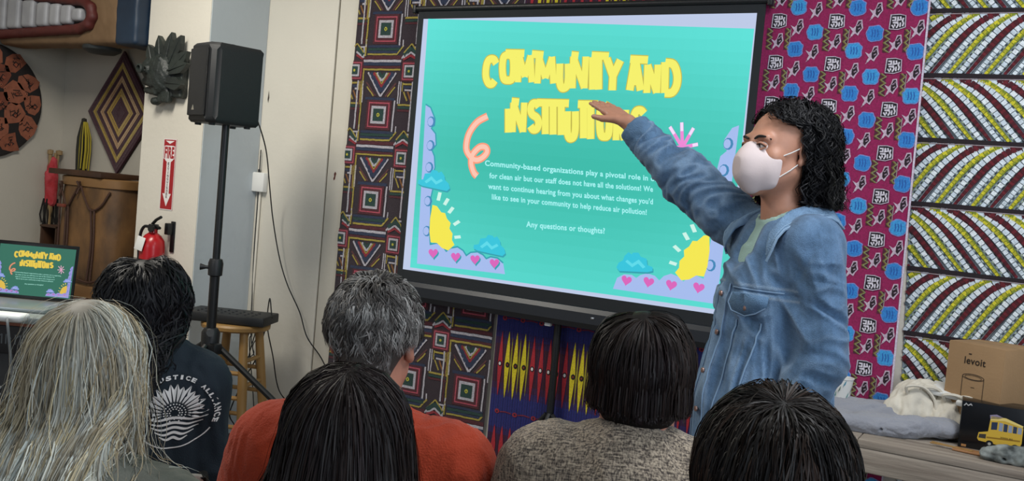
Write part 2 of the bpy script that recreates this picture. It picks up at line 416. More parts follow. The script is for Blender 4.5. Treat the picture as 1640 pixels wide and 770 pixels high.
# --- ikat cloth (under the screen, blue with red and yellow spindles)
P = Paint(); X0, X1, Z0, Z1 = .513, 1.64, .17, 2.62
nx, nz = 28, 82
for i in range(nx):
    for j in range(nz):
        z = Z0+(Z1-Z0)*(j+.5)/nz; k = ((z-.675)/.435) % 1.0; k = min(k, 1-k)      # dyed bands: wine around each spindle row, blue between
        t = min(1, max(0, (k-.20)/.16)); a = lin('3a0c22'); b = lin('1c2268'); c = tuple(a[q]*(1-t)+b[q]*t for q in range(3))
        P.rect(X0+(X1-X0)*i/nx, Z0+(Z1-Z0)*j/nz, X0+(X1-X0)*(i+1)/nx, Z0+(Z1-Z0)*(j+1)/nz, c, 0)
for row in range(-1, 5):
    zc = .675+.435*row
    for i in range(27):
        x = .549+.0415*i; k = (i+(4 if row % 2 else 0)) % 8; yel = k in (1, 2, 3)
        if yel:
            off = [0, 0, 0]; hh = .155
            for dx, s, c in ((-.004, 1.0, 'c9b81e'), (.016, .85, '8a8220')):
                pts = [(x+dx, zc+hh*s*t) for t in np.linspace(-1, 1, 17)]
                P.stroke([p for p in pts if Z0 < p[1] < Z1], .026*s if dx < 0 else .010, c, 2, taper=(lambda t: (1-abs(2*t-1))**.75+.02))
        else:
            pts = [(x, zc+.15*t) for t in np.linspace(-1, 1, 17)]
            P.stroke([p for p in pts if Z0 < p[1] < Z1], .024, 'a3202c', 2, taper=(lambda t: (1-abs(2*t-1))**.75+.02))
        if Z0+.02 < zc < Z1-.02:
            P.disc((x, zc), .0105, '140a10', 3, 10, .013); P.disc((x, zc), .006 if not yel else .0045, 'd8d2d0' if not yel else '7a3010', 4, 8, .008 if not yel else .005)
    zd = zc-.222
    for i in range(12):
        if Z0+.02 < zd < Z1-.02:
            P.disc((.555+.0935*i, zd+random.uniform(-.003, .003)), .013, '8c2030', 2, 8, .011); P.disc((.555+.0935*i, zd), .005, '201030', 3, 6)
            P.stroke([(.57+.0935*i, zd), (.60+.0935*i, zd+.004), (.63+.0935*i, zd)], .006, '6a1c38', 2)
for i in range(90):      # warp threads
    x = X0+.006+i*.01245; P.stroke([(x, z) for z in np.linspace(Z0+.01, Z1-.01, 40)], .0012, '151540' if i % 2 else '3a2a60', 1)
o = P.build('wall_hanging', wave(WALLY-.012, .004, 11, 2.0), M['cloth'])
tag(o, 'blue cloth with red and yellow spindle shapes and white dots under the screen', 'wall hanging')

# --- magenta printed cloth
P = Paint(); X0, X1, Z0, Z1 = 1.60, 2.222, .16, 2.62
cloth_base(P, X0, X1, Z0, Z1, '8e1450')
P.rect(X1-.007, Z0, X1, Z1, 'c9bfd0', 2, 1)
def ins(x, z, m=.03): return X0+m < x < X1-m*.6 and Z0+m < z < Z1-m
def blob(x, z, v):
    if not ins(x, z, .034): return
    r0 = .0275
    def sh(s): return [(x+s*math.copysign(abs(math.cos(a))**.72, math.cos(a))*(1+.07*math.sin(7*a+v)), z+s*math.copysign(abs(math.sin(a))**.72, math.sin(a))*(1+.06*math.cos(6*a+v))) for a in [2*PI*i/28 for i in range(28)]]
    P.poly(sh(r0+.0035), '7f86c4', 2); P.poly(sh(r0), '2f7fc8' if v % 3 else '3a95d2', 3)
    for k in (-1, 0, 1): P.stroke([(x+k*.010, z-.014), (x+k*.010+.002, z), (x+k*.010-.001, z+.015)], .003, '2058a8', 4)
def fish(x, z, s=1.0, fl=0):
    if not ins(x, z, .034): return
    q = lambda pts: [(x+a*s, z+b*s) for a, b in pts]
    out = q([(-.024, -.036), (-.010, -.012), (-.028, .012), (-.012, .004), (-.004, .012), (.002, .034), (.018, .036), (.020, .022), (.024, .004), (.014, -.010), (.008, -.024), (-.004, -.016)])
    P.poly(out, 'c2acbe', 2)
    P.poly(q([(-.002, -.008), (-.002, .010), (.006, .030), (.015, .031), (.015, .018), (.019, .004), (.010, -.008), (.004, -.016)]), '22141e', 3)
    for a, b in ((.002, .012), (.006, .0), (.010, .020)):
        P.stroke(q([(a, b), (a+.008, b+.005)]), .004*s, 'a08a9c', 4)
    P.stroke(q([(-.016, -.026), (-.008, -.008)]), .007*s, 'c4b2c0', 3)
def maze(x, z):
    if not ins(x, z, .034): return
    h = .028
    P.poly([(x-h, z-h*.9), (x-h*.9, z+h*.95), (x+h*.2, z+h), (x+h*.95, z+h*.8), (x+h, z-h*.7), (x+h*.1, z-h)], '17101a', 3)
    P.stroke([(x-h, z-h*.9), (x-h*.9, z+h*.95), (x+h*.2, z+h), (x+h*.95, z+h*.8), (x+h, z-h*.7), (x+h*.1, z-h), (x-h, z-h*.9)], .003, 'bdb4c2', 4)
    for pts in ([(-.7, .6), (-.3, .6), (-.3, .2), (-.7, .2)], [(0, .7), (0, .2), (.4, .3), (.3, .7)], [(-.6, -.1), (0, -.1), (.1, -.4), (-.1, -.8)], [(-.7, -.4), (-.4, -.8)], [(.35, -.1), (.35, -.7)], [(.7, .5), (.6, .1), (.75, -.2), (.65, -.6)], [(-.35, -.3), (-.3, -.6)]):
        P.stroke([(x+a*h, z+b*h) for a, b in pts], .0055, 'd2ccd6', 5)
def zig(x, za, zb, w=.009):
    n = int((za-zb)/.012); pts = [(x+(w if i % 2 else -w), za-.012*i) for i in range(n)]
    pts = [p for p in pts if X0 < p[0]-.01 and p[0]+.01 < X1 and Z0 < p[1] < Z1]
    if len(pts) > 2: P.stroke([(x, pts[0][1]), (x, pts[-1][1])], .022, '4d1a30', 1, step=.02); P.stroke(pts, .0045, '7a6a34', 2); P.stroke([(a+.004, b) for a, b in pts], .002, '8d9a70', 3)
v = 0
for c in range(4):
    for r in range(-3, 16):
        xa = 2.186-.2175*c; za = 2.27-.162*r+.004*c; v += 1
        blob(xa, za, v); fish(xa+.002, za-.081)
        xm = xa-.071; zm = za-.052; maze(xm, zm); fish(xm, zm-.081, .95)
        xb = xa-.148; zb = za-.093; blob(xb, zb, v+1); fish(xb-.002, zb-.081, .98)
        zig(xm-.034, zm-.028, zm-.135); zig(xm+.036, zm-.028, zm-.135, .006)
        if ins(xm+.047, zm-.03, .01): P.stroke([(xm+.048, zm-.03), (xm+.046, zm-.13)], .003, '9a8a8c', 2, step=.02)
o = P.build('wall_hanging', wave(WALLY-.03, .006, 8, 1.1, .010), M['cloth'])
tag(o, 'magenta printed cloth with blue blobs and black maze squares behind the presenter', 'wall hanging')

# --- leaf-banded cloth (right)
P = Paint(); X0, X1, Z0, Z1 = 2.215, 3.3, .12, 2.72
cloth_base(P, X0, X1, Z0, Z1, '84929b')
def clipx(pts):
    return [p for p in pts if X0 <= p[0] <= X1 and Z0 <= p[1] <= Z1]
zl = [2.73, 2.50, 2.262, 2.027, 1.791, 1.555, 1.315, 1.075, .835, .595, .355, .13]
for b in range(len(zl)-1):
    zt, zb = zl[b]-.008, zl[b+1]+.006; up = (b % 2 == 0); H = zt-zb
    P.stroke([(x, zl[b]-.002+.002*math.sin(x*9)) for x in np.linspace(X0, X1, 40)], .017, '1c1018', 6)
    P.stroke([(x, zl[b]-.012) for x in np.linspace(X0, X1, 90)], .003, '9a8d92', 7)
    def cur(o, v):
        g = .14*v+.06*v**7
        x = o+g if up else o+.20-g
        return x
    # above: leaves lean right going up in "up" bands, mirrored in the others
    def curve(o, v):
        g = .15*v+.05*v**6
        return (o+g, zb+H*v) if up else (o+.19*(1-v)+.05*(1-v)**6*0-(.05*(v**6)), zb+H*v)
    for i in range(-3, 11):
        o0 = 2.244+.1205*i+(.03 if not up else 0)
        vv = np.linspace(0, 1, 22)
        def rib(off, w0, w1, col, lay):
            pts = clipx([curve(o0+off, t) for t in vv])
            if len(pts) > 2: P.stroke(pts, 1, col, lay, taper=lambda t: w0+(w1-w0)*t)
        def cells(off, w0, w1, n, cols, lay, gap=.22):
            for j in range(n):
                a, c = j/n, (j+1-gap)/n
                pts = clipx([curve(o0+off, a), curve(o0+off, (a+c)/2), curve(o0+off, c)])
                if len(pts) == 3: P.stroke(pts, w0+(w1-w0)*a, cols[(j) % len(cols)], lay)
        rib(0, .010, .026, '55101c', 4); rib(.0+.013, .002, .003, '20101a', 5); rib(-.013, .002, .003, '20101a', 5)
        cells(0, .009, .024, 26, ['651522', '4a0e1a'], 5, .15)
        rib(.028, .016, .020, '4a5860', 2); cells(.029, .013, .021, 17, ['dbe4ea', 'c8d4dc'], 4, .14)
        rib(.060, .012, .024, '5d6a20', 3); cells(.059, .010, .019, 20, ['cfc62e', 'b0ab2a'], 4, .12); cells(.067, .004, .007, 17, ['7c8a28'], 5, .3)
        rib(.092, .016, .020, '4a5860', 2); cells(.092, .015, .021, 15, ['ccd8e2', 'dfe6ea'], 4, .14)
        cells(.106, .005, .008, 26, ['2c3a42', 'a2b2ac'], 3, .3); cells(.044, .004, .007, 26, ['36444c', 'b0beb6'], 3, .3); cells(.078, .004, .006, 26, ['34403c', 'a4b49a'], 3, .3)
sl = lambda u, v, l: (u+max(0, (1.7-v))*.055*max(0, 1-(u-2.215)/.9), WALLY-.004-.003*(1+math.sin(u*7+v*1.3))-.0009*l, v)
o = P.build('wall_hanging', sl, M['cloth'])
tag(o, 'cloth banded with curving yellow, dark red and white leaf stripes above the table', 'wall hanging')

# ================================================================ projector screen and its slide
SC = [(686, 30), (1208, 46), (1160, 497), (657, 428)]     # the projected picture on the screen plane, TL TR BR BL
def homog(src, dst):
    A = []
    for (x, y), (u, v) in zip(src, dst): A += [[x, y, 1, 0, 0, 0, -u*x, -u*y, -u], [0, 0, 0, x, y, 1, -v*x, -v*y, -v]]
    return np.linalg.svd(np.array(A, float))[2][-1].reshape(3, 3)
unit = [(0, 1), (1, 1), (1, 0), (0, 0)]
wp = [tuple(aty(x, y, 0)[[0, 2]]) for x, y in SC]
H_wall2unit = homog(wp, unit); H_unit2wall = np.linalg.inv(H_wall2unit)
def hm(H, x, y): p = H @ np.array([x, y, 1.0]); return p[0]/p[2], p[1]/p[2]
def U(x, y): a = aty(x, y, 0); return hm(H_wall2unit, a[0], a[2])
class Slide(Paint):
    def pp(s, pts, col, l): s.poly([U(*p) for p in pts], col, l)
    def ps(s, pts, w, col, l, taper=None):          # stroke, width in slide units (height = 1)
        s.stroke([(U(*p)[0]*1.36, U(*p)[1]) for p in pts], w, col, l, taper)
        n = 2*len(pts)
        for i in range(len(s.V)-n, len(s.V)): a, b, c = s.V[i]; s.V[i] = (a/1.36, b, c)
def T5(x, y): return 740+x*.3246, 50+y*.3246
GLY = {
 'C': [[(1, .2), (.75, .03), (.3, .05), (.05, .3), (0, .7), (.25, .97), (.6, 1), (.85, .86)]],
 'O': [[(.5, 0), (.1, .12), (.0, .55), (.12, .93), (.5, 1), (.88, .93), (1, .5), (.9, .1), (.5, 0)]],
 'M': [[(.0, 1), (.1, 0)], [(.1, .02), (.5, .8)], [(.5, .8), (.92, .02)], [(.9, 0), (1, 1)]],
 'U': [[(.02, 0), (0, .7), (.2, .97), (.55, 1), (.85, .9), (1, .6), (1, 0)]],
 'N': [[(0, 1), (.08, 0)], [(.08, .02), (.88, .98)], [(.88, 1), (1, 0)]],
 'I': [[(.5, 0), (.5, 1)]],
 'T': [[(0, .03), (1, .03)], [(.5, .03), (.5, 1)]],
 'Y': [[(0, 0), (.45, .55)], [(1, .05), (.45, .55), (.4, 1)]],
 'A': [[(0, 1), (.4, .0)], [(.5, .0), (.9, 1)], [(.12, .68), (.85, .68)]],
 'D': [[(.05, 0), (0, 1)], [(.05, .02), (.7, .08), (1, .4), (.95, .75), (.6, .98), (0, 1)]],
 'S': [[(1, .14), (.7, .01), (.25, .03), (.02, .22), (.2, .42), (.75, .55), (.98, .75), (.75, .97), (.3, 1), (0, .86)]]}
def title(P, cfill, cedge):
    L = [('C', 118, 170, 135, 260), ('O', 200, 255, 115, 242), ('M', 276, 345, 118, 252), ('M', 372, 452, 126, 258), ('U', 482, 525, 160, 280), ('N', 545, 612, 125, 282),
         ('I', 635, 655, 128, 288), ('I', 664, 684, 128, 288), ('Y', 715, 782, 135, 292), ('A', 828, 888, 150, 292), ('N', 912, 968, 165, 305), ('D', 1000, 1062, 152, 305),
         ('I', 222, 236, 382, 500), ('N', 250, 308, 352, 498), ('S', 338, 380, 355, 485), ('I', 402, 422, 362, 508), ('I', 440, 460, 362, 510), ('I', 480, 500, 362, 512), ('U', 520, 560, 395, 528),
         ('I', 590, 610, 368, 528), ('I', 625, 645, 368, 532), ('O', 680, 728, 365, 520), ('N', 760, 808, 388, 538), ('S', 850, 898, 390, 512)]
    bars = [((215, 108), (308, 110)), ((345, 113), (402, 118)), ((640, 120), (725, 124)), ((830, 138), (918, 142)), ((370, 352), (528, 356)), ((572, 360), (672, 362)), ((245, 346), (282, 350)), ((540, 118), (575, 122))]
    for pas, (w, c, l) in enumerate(((.036, cedge, 5), (.029, cfill, 6))):
        for g, x0, x1, y0, y1 in L:
            for st in GLY[g]:
                pts = [T5(x0+(x1-x0)*a, y0+(y1-y0)*b) for a, b in st]
                if g in 'COUSD' and len(pts) > 3: pts = [tuple(q) for q in catmull(pts, 4)]
                P.ps(pts, w*(.9 if g in 'MN' else 1), c, l+random.random()*.2)
        for a, b in bars: P.ps([T5(*a), T5(*b)], w*.95, c, l+.3)
def text_polys(txt, bold=.02):
    cu = bpy.data.curves.new('t', 'FONT'); cu.body = txt; cu.size = 1; cu.offset = bold; cu.resolution_u = 4; cu.space_character = 1.06
    o = bpy.data.objects.new('t', cu); COL.objects.link(o); bpy.context.view_layer.update()
    me = o.to_mesh(); V = np.array([v.co[:2] for v in me.vertices]) if len(me.vertices) else np.zeros((0, 2)); F = [tuple(p.vertices) for p in me.polygons]
    o.to_mesh_clear(); bpy.data.objects.remove(o); bpy.data.curves.remove(cu)
    return V, F
def put_text(P, txt, fn, col, layer, bold=.02):
    """fn maps (s along 0..1, t up in units of text size) to the surface (u,v)"""
    V, F = text_polys(txt, bold)
    if not len(V): return
    x0, x1 = V[:, 0].min(), V[:, 0].max(); b = len(P.V)
    for x, y in V: a = fn((x-x0)/(x1-x0), y); P.V.append((a[0], a[1], layer))
    for f in F: P.F.append([b+i for i in f]); P.C.append(lin(col))
def slide(colors):
    P = Slide(); c = colors
    for i in range(32):
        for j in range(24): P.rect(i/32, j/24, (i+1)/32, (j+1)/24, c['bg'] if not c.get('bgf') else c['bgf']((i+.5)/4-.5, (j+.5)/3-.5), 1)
    # faint mottled leaf shapes of the artwork
    for k in range(5):
        pass
    # scalloped lilac border: left column and bottom, mirrored on the right
    def both(fn):
        fn(lambda x, y: (x, y)); fn(None)
    LB = [(682, 167), (690, 172), (697, 190), (696, 201), (691, 205), (698, 214), (699, 232), (692, 240), (696, 250), (697, 268), (692, 285), (694, 300), (690, 318), (690, 345), (688, 372), (690, 391), (700, 389), (708, 393), (715, 402), (722, 397), (733, 395), (742, 401), (747, 409), (754, 404), (765, 403), (774, 408), (779, 414), (786, 411), (797, 413), (806, 421), (809, 439), (668, 422)]
    ub = [U(*p) for p in LB]
    P.poly(ub, c['lilac'], 3); P.stroke([(a*1.36, b) for a, b in ub[:-2]], .006, c['edge'], 3.5)
    for i in range(len(P.V)-2*(len(ub)-2), len(P.V)): a, b, l = P.V[i]; P.V[i] = (a/1.36, b, l)
    ub2 = [(1-a, b) for a, b in ub]; P.poly(ub2, c['lilac'], 3)
    def heart(x, y, s, col):
        pts = [(x+s*.55*math.sin(t)**3*1.15, y-s*.045*(13*math.cos(t)-5*math.cos(2*t)-2*math.cos(3*t)-math.cos(4*t))) for t in [2*PI*i/20 for i in range(20)]]
        u = [U(*p) for p in pts]; P.poly([(a+.004, b-.006) for a, b in u], c['edge'], 3.8); P.poly(u, col, 4); P.poly([(1-a, b) for a, b in u], col, 4)
    for x, y in ((694, 405), (730, 411), (761, 415), (792, 421)): heart(x, y, 12, c['heart'])
    for x, y in ((691, 195), (690, 233), (688, 268), (686, 322), (684, 370)):
        u = U(x, y)
        for q in (u, (1-u[0], u[1])): P.disc(q, .014, c['edge2'], 4, 10, .022); P.disc((q[0]-.003, q[1]), .010, c['lilac'], 4.2, 10, .017)
    # suns
    sun = [(693, 328), (700, 330), (707, 340), (713, 341), (716, 350), (722, 357), (720, 366), (725, 374), (724, 384), (728, 392), (718, 401), (708, 397), (700, 389), (690, 388), (688, 372), (689, 350)]
    us = [U(*p) for p in sun]; P.poly(us, c['sun'], 4.4); P.poly([(1-a, b) for a, b in us], c['sun'], 4.4)
    for a, b in (((705, 308), (702, 321)), ((718, 318), (712, 328)), ((726, 332), (719, 341)), ((736, 354), (727, 360)), ((738, 379), (728, 380))):
        ua, ub_ = U(*a), U(*b)
        for f in (lambda q: q, lambda q: (1-q[0], q[1])): P.stroke([f(ua), f(ub_)], .012, c['ray'], 4.6)
    # clouds
    def cloud(x, y, s, mir=True):
        pts = [(-27, 6), (-26, 0), (-18, -2), (-15, -12), (-6, -14), (-2, -20), (6, -19), (8, -16), (13, -19), (18, -12), (19, -5), (25, 0), (27, 8), (22, 13), (0, 11), (-20, 9)]
        u = [U(x+a*s, y+b*s+a*s*.12) for a, b in pts]
        for f in ((lambda q: q), (lambda q: (1-q[0], q[1])))[:2 if mir else 1]:
            P.poly([(f(q)[0]+.003, f(q)[1]-.006) for q in u], c['edge'], 4.7); P.poly([f(q) for q in u], c['cloud'], 5)
            P.stroke([(f(U(x-14*s, y+1))), f(U(x-4*s, y-6)), f(U(x+4*s, y+2)), f(U(x+14*s, y-3))], .010, c['cloud2'], 5.2)
    cloud(695, 291, .95); cloud(784, 395, .95)
    # orange squiggle and pink star
    sq_ = catmull([(781, 186), (764, 196), (751, 215), (747, 237), (753, 250), (762, 256), (772, 253), (780, 244), (778, 236), (768, 236), (757, 248), (755, 262), (759, 276), (764, 282)], 6)
    P.ps([tuple(q) for q in sq_], .030, c['sq2'], 5); P.ps([tuple(q) for q in sq_], .018, c['sq'], 5.5)
    ce = (1093, 236)
    for a, b in ((1073, 203), (1092, 196), (1111, 205), (1118, 231), (1113, 262), (1094, 272), (1075, 262), (1066, 236)):
        P.ps([ce, ((ce[0]+a)/2, (ce[1]+b)/2), (a, b)], .013, c['star'], 5); P.ps([(ce[0]*.35+a*.65, ce[1]*.35+b*.65), (a, b)], .011, c['star2'], 5.5)
    title(P, c['title'], c['title2'])
    lines = [("Community-based organizations play a pivotal role in organizing", (777, 265), (1092, 294), 11.5), ("for clean air but our staff does not have all the solutions! We", (784, 285), (1046, 307), 11.5),
             ("want to continue hearing from you about what changes you'd", (782, 302), (1046, 327), 11.5), ("like to see in your community to help reduce air pollution!", (788, 319), (1036, 344), 11.5), ("Any questions or thoughts?", (843, 363), (969, 374), 12)]
    for t, a, b, h in lines:
        fn = lambda s, y, a=a, b=b, h=h: U(a[0]+(b[0]-a[0])*s-y*h*.0, a[1]+(b[1]-a[1])*s-y*h*1.05)
        put_text(P, t, fn, c['text'], 6, .026)
    return P
scr = thing('projection_screen', 'tripod projection screen showing a teal slide, black border and bottom housing', 'projector screen', (0.8, 0, 0))
def lp(o): o.location = (-.8, 0, 0); return o
M['blackcloth'] = mat('black_border', '1b2024', .8); M['blackplastic'] = mat('black_plastic', '15171a', .45, bump=.1, bscale=200); M['housing'] = mat('black_housing', '20242a', .42)
b = MB()
for x0, x1, z0, z1 in ((-.032, 0, 1.0, 2.285), (1.6, 1.632, 1.0, 2.285), (0, 1.6, 2.25, 2.285), (0, 1.6, .995, 1.05)): b.box(((x0+x1)/2, .002, (z0+z1)/2), (x1-x0+.0004, .004, z1-z0))
lp(b.build('border', M['blackcloth'], scr, False))
M['matte'] = mat('spill_lit_screen_fabric', None, .9, attr=True, emit=.80)  # projector spill on the bare white fabric, given as its own glow
P = Paint(); P.rect(0, 1.05, 1.6, 2.25, 'c3d0ee', 0, 1)
lp(P.build('screen_fabric', lambda u, v, l: (u, -.0005, v), M['matte'], scr))
def bgf(i, j):  # projected brightness put into the background colour, lighter away from the middle
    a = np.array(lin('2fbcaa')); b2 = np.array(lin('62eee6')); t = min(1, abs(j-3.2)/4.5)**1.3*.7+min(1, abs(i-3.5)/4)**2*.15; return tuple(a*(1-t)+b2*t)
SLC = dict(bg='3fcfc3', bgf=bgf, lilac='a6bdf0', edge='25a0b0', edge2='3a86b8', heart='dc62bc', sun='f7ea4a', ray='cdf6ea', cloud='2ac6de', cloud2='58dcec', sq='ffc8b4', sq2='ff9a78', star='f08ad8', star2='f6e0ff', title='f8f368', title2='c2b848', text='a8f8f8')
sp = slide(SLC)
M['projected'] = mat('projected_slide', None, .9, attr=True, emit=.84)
def onscreen(u, v, l): x, z = hm(H_unit2wall, u, v); return (x, -.0008-.00012*l, z)
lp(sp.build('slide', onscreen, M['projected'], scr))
b = MB(); b.tube([(-.045, .0, 2.298), (1.645, .0, 2.298)], .013, 12); b.box((-.05, 0, 2.296), (.02, .035, .04), .005); b.box((1.65, 0, 2.296), (.02, .035, .04), .005)
lp(b.build('top_bar', M['blackplastic'], scr))
b = MB(); prof = [(-.035, .015), (-.045, -.005), (-.045, -.05), (-.03, -.075), (.02, -.075), (.035, -.055), (.035, .0), (.02, .015)]
b.prism([(q[0], q[1]) for q in prof], -.06, 1.66, lambda a, c, d: Vector((d, a, .985+c)))
lp(b.build('housing', M['housing'], scr, angle=25))
for x in (-.065, 1.665): lp(MB().box((x, -.005, .958), (.022, .088, .1), .012).build('end_cap', M['blackplastic'], scr))
lp(MB().box((.815, -.01, .902), (.03, .02, .016), .003).build('clip', mat('white_label', 'c8ccd0', .5), scr))
lp(MB().tube([(.845, .028, .35), (.845, .028, 2.25)], .0165, 14).build('pole', M['blackplastic'], scr))
for a in (200, 340, 270):
    x, y = .42*math.cos(R_(a)), .42*math.sin(R_(a))
    if a != 270: y = -.02
    lp(MB().tube([(.845+.015*math.cos(R_(a)), .02, .5), (.845+x, .02+y, .012)], .011, 8).build('leg', M['blackplastic'], scr))
lp(MB().box((1.04, -.046, .962), (.016, .004, .008), .001).build('rivet', mat('steel', 'd0d4d8', .3, 1), scr))

# ================================================================ left side of the room
M['dark_wood'] = mat('dark_wood', '4a2f1c', .55, col2='2e1c10', vscale=6, stretch=(1, 1, .15), bump=.15)
M['pale_wood'] = mat('pale_stool_wood', 'a8844e', .5, col2='8d6a3a', vscale=7, stretch=(1, 1, .12), bump=.08)
M['red_paint'] = mat('red_enamel', 'a5121b', .28, var=.05)
M['black'] = mat('black_metal', '101214', .4)
M['white_paper'] = mat('white_paper', 'dcdcd8', .7, var=.03)
M['rope'] = mat('rawhide_lace', '3d2417', .7, bump=.3, bscale=90)

# fire extinguisher sign
P = Paint(); x0, x1, z0, z1 = -1.368, -1.272, 1.215, 1.585; xc = -1.32
P.rect(x0, z0, x1, z1, 'e4dede', 1); P.rect(x0+.004, z0+.004, x1-.004, z1-.004, 'a01c24', 2)
P.poly([(xc-.030, z1-.035), (xc+.030, z1-.035), (xc+.030, z1-.11), (xc+.015, z1-.12), (xc+.015, z0+.085), (xc+.032, z0+.085), (xc, z0+.018), (xc-.032, z0+.085), (xc-.015, z0+.085), (xc-.015, z1-.12), (xc-.030, z1-.11)], 'e8e2e0', 3)
P.poly([(xc-.034, z1-.010), (xc+.034, z1-.010), (xc, z1-.026)], 'e8e2e0', 3)
put_text(P, 'FIRE', lambda s, y: (xc-.036+.072*s, z1-.098+y*.078), 'a01c24', 4, .05)
P.rect(xc-.040, z1-.105, xc-.0301, z1-.037, 'e8e2e0', 3.5); P.rect(xc+.0301, z1-.105, xc+.040, z1-.037, 'e8e2e0', 3.5)
for i, ch in enumerate('EXTINGUISHER'):
    put_text(P, ch, (lambda s, y, i=i, ch=ch: (xc+(-.006+.012*s if ch != 'I' else -.002+.004*s), z1-.135-i*.0158+y*.0185)), '241416', 4, .03)
M['sign'] = mat('printed_sign', None, .4, attr=True)
sg = thing('fire_sign', 'red and white fire extinguisher sign with a downward arrow on the pillar', 'sign', (xc, -.312, 1.4))
o = MB().box((0, -.0012, 0), (.096, .0022, .37), .0006).build('plate', M['sign'], sg)
a_ = o.data.color_attributes.new('Col', 'FLOAT_COLOR', 'POINT'); a_.data.foreach_set('color', [.3, .01, .015, 1]*len(o.data.vertices))
P.build('print', lambda u, v, l: (u-xc, -.0024-.0002*l, v-1.4), M['sign'], sg)

# fire extinguisher
fe = thing('fire_extinguisher', 'red fire extinguisher with white tags hung on the pillar under the arrow sign', 'fire extinguisher', (-1.31, -.39, .72))
MB().lathe([(.0, 0), (.055, 0), (.062, .008), (.0625, .30), (.058, .335), (.04, .362), (.022, .375), (.02, .395), (0, .395)], n=32).build('cylinder', M['red_paint'], fe)
MB().lathe([(.0635, .225), (.0635, .240)], n=32).build('strap', M['black'], fe)
b = MB(); b.box((0, 0, .405), (.035, .04, .03), .004); b.tube([(-.01, 0, .42), (.03, -.01, .445), (.075, -.02, .462)], .008, 8); b.tube([(0, 0, .41), (.035, -.008, .412), (.07, -.02, .405)], .008, 8); b.lathe([(0, 0), (.02, 0), (.02, .012), (0, .012)], (.02, -.025, .40), 16, Matrix.Rotation(R_(90), 3, 'X'))
b.build('handle', M['black'], fe)
MB().tube([tuple(q) for q in catmull([(-.015, -.01, .405), (-.05, -.02, .40), (-.075, -.02, .34), (-.078, -.015, .2), (-.07, -.02, .08)], 6)], .008, 8).build('hose', M['black'], fe)
b = MB(); b.box((.05, .06, .40), (.03, .045, .06), .004); b.box((.06, .073, .36), (.03, .006, .16), .002)
b.build('bracket', M['black'], fe)
def curved_label(name, r, a0, a1, z0, z1, m, parent, tilt=0):
    V, F = [], []; n = 12
    for i in range(n+1):
        a = R_(a0+(a1-a0)*i/n); V += [(r*math.cos(a), r*math.sin(a), z0+tilt*i/n), (r*math.cos(a), r*math.sin(a), z1+tilt*i/n)]
        if i: F.append((2*i-2, 2*i, 2*i+1, 2*i-1))
    return fastmesh(name, V, F, parent, m)
curved_label('label', .0634, 245, 318, .165, .215, M['white_paper'], fe)
curved_label('label', .0634, 250, 300, .03, .14, M['white_paper'], fe)
o = MB().box((0, 0, 0), (.052, .0015, .07), .0004).build('tag', M['white_paper'], fe); o.location = (-.008, -.072, .32); o.rotation_euler = (R_(-6), R_(12), R_(8))

# dark carved mask on the pillar
s = Sdf((-.21, -.16, -.22), (.21, .04, .24), .0042)
s.el((-.045, -.045, -.02), (.095, .07, .115), .02); s.el((-.13, -.055, .01), (.05, .05, .06), .02); s.bx((.05, -.02, -.03), (.07, .03, .11), .01, .01)
s.el((-.11, -.10, .0), (.026, .03, .026), .008); s.el((-.11, -.135, .0), (.015, .03, .015), .004, 'sub')
s.rc((-.16, -.06, -.06), (-.07, -.09, -.075), .02, .02, .01); s.rc((-.15, -.05, -.105), (-.05, -.075, -.12), .017, .018, .01); s.rc((-.16, -.07, -.085), (-.05, -.10, -.095), .006, .006, .002, 'sub')
s.rc((-.15, -.06, .055), (-.02, -.09, .06), .014, .014, .008); s.rc((-.02, -.08, .05), (.02, -.06, -.10), .016, .012, .01)
s.el((-.07, -.05, -.165), (.035, .03, .022), .01); s.bx((.09, -.02, -.07), (.03, .03, .045), .006, .006); s.bx((.0, -.05, -.14), (.045, .02, .03), .006, .006)
am = thing('carved_mask', 'black carved stone-like mask with a feather crest on the pillar', 'mask', (-1.335, -.315, 1.93))
M['black_stone'] = mat('black_stone', '1c2120', .5, col2='2c332f', vscale=12, bump=.4, bscale=40)
sdfobj('face', s, M['black_stone'], am, 1, lambda V: .003*wnoise(V, 60, 3)).scale = (.95, .8, .95)
for i, (a, L, bx_, bz) in enumerate(((100, .19, -.05, .03), (78, .21, -.01, .03), (62, .21, .02, .03), (40, .19, .04, .0), (15, .17, .03, -.0), (112, .15, -.08, .02), (-5, .14, .03, -.06))):
    L *= .82; d = np.array([math.cos(R_(a)), math.sin(R_(a))]); n_ = np.array([-d[1], d[0]])
    pr = [(0, .022), (.35, .030), (.6, .034), (.8, .022), (.93, .008), (1, 0)]
    pts = [np.array([bx_, bz])+d*L*t+n_*w for t, w in pr]+[np.array([bx_, bz])+d*L*t-n_*w for t, w in pr[::-1][1:]]
    b = MB().prism([tuple(p) for p in pts], -.045-.004*i, -.018-.004*i, lambda a, c, d_: Vector((a, d_, c)))
    b.tube([(bx_, -.047-.004*i, bz), (bx_+d[0]*L*.9, -.045-.004*i, bz+d[1]*L*.9)], [.006, .002], 6)
    b.build('feather', M['black_stone'], am, False)
MB().lathe([(.016, 0), (.024, .004), (.024, .018), (.015, .022), (.013, .006), (0, .004)], (-.10, -.115, .0), 20, Matrix.Rotation(R_(90), 3, 'X')).build('eye', M['black_stone'], am)

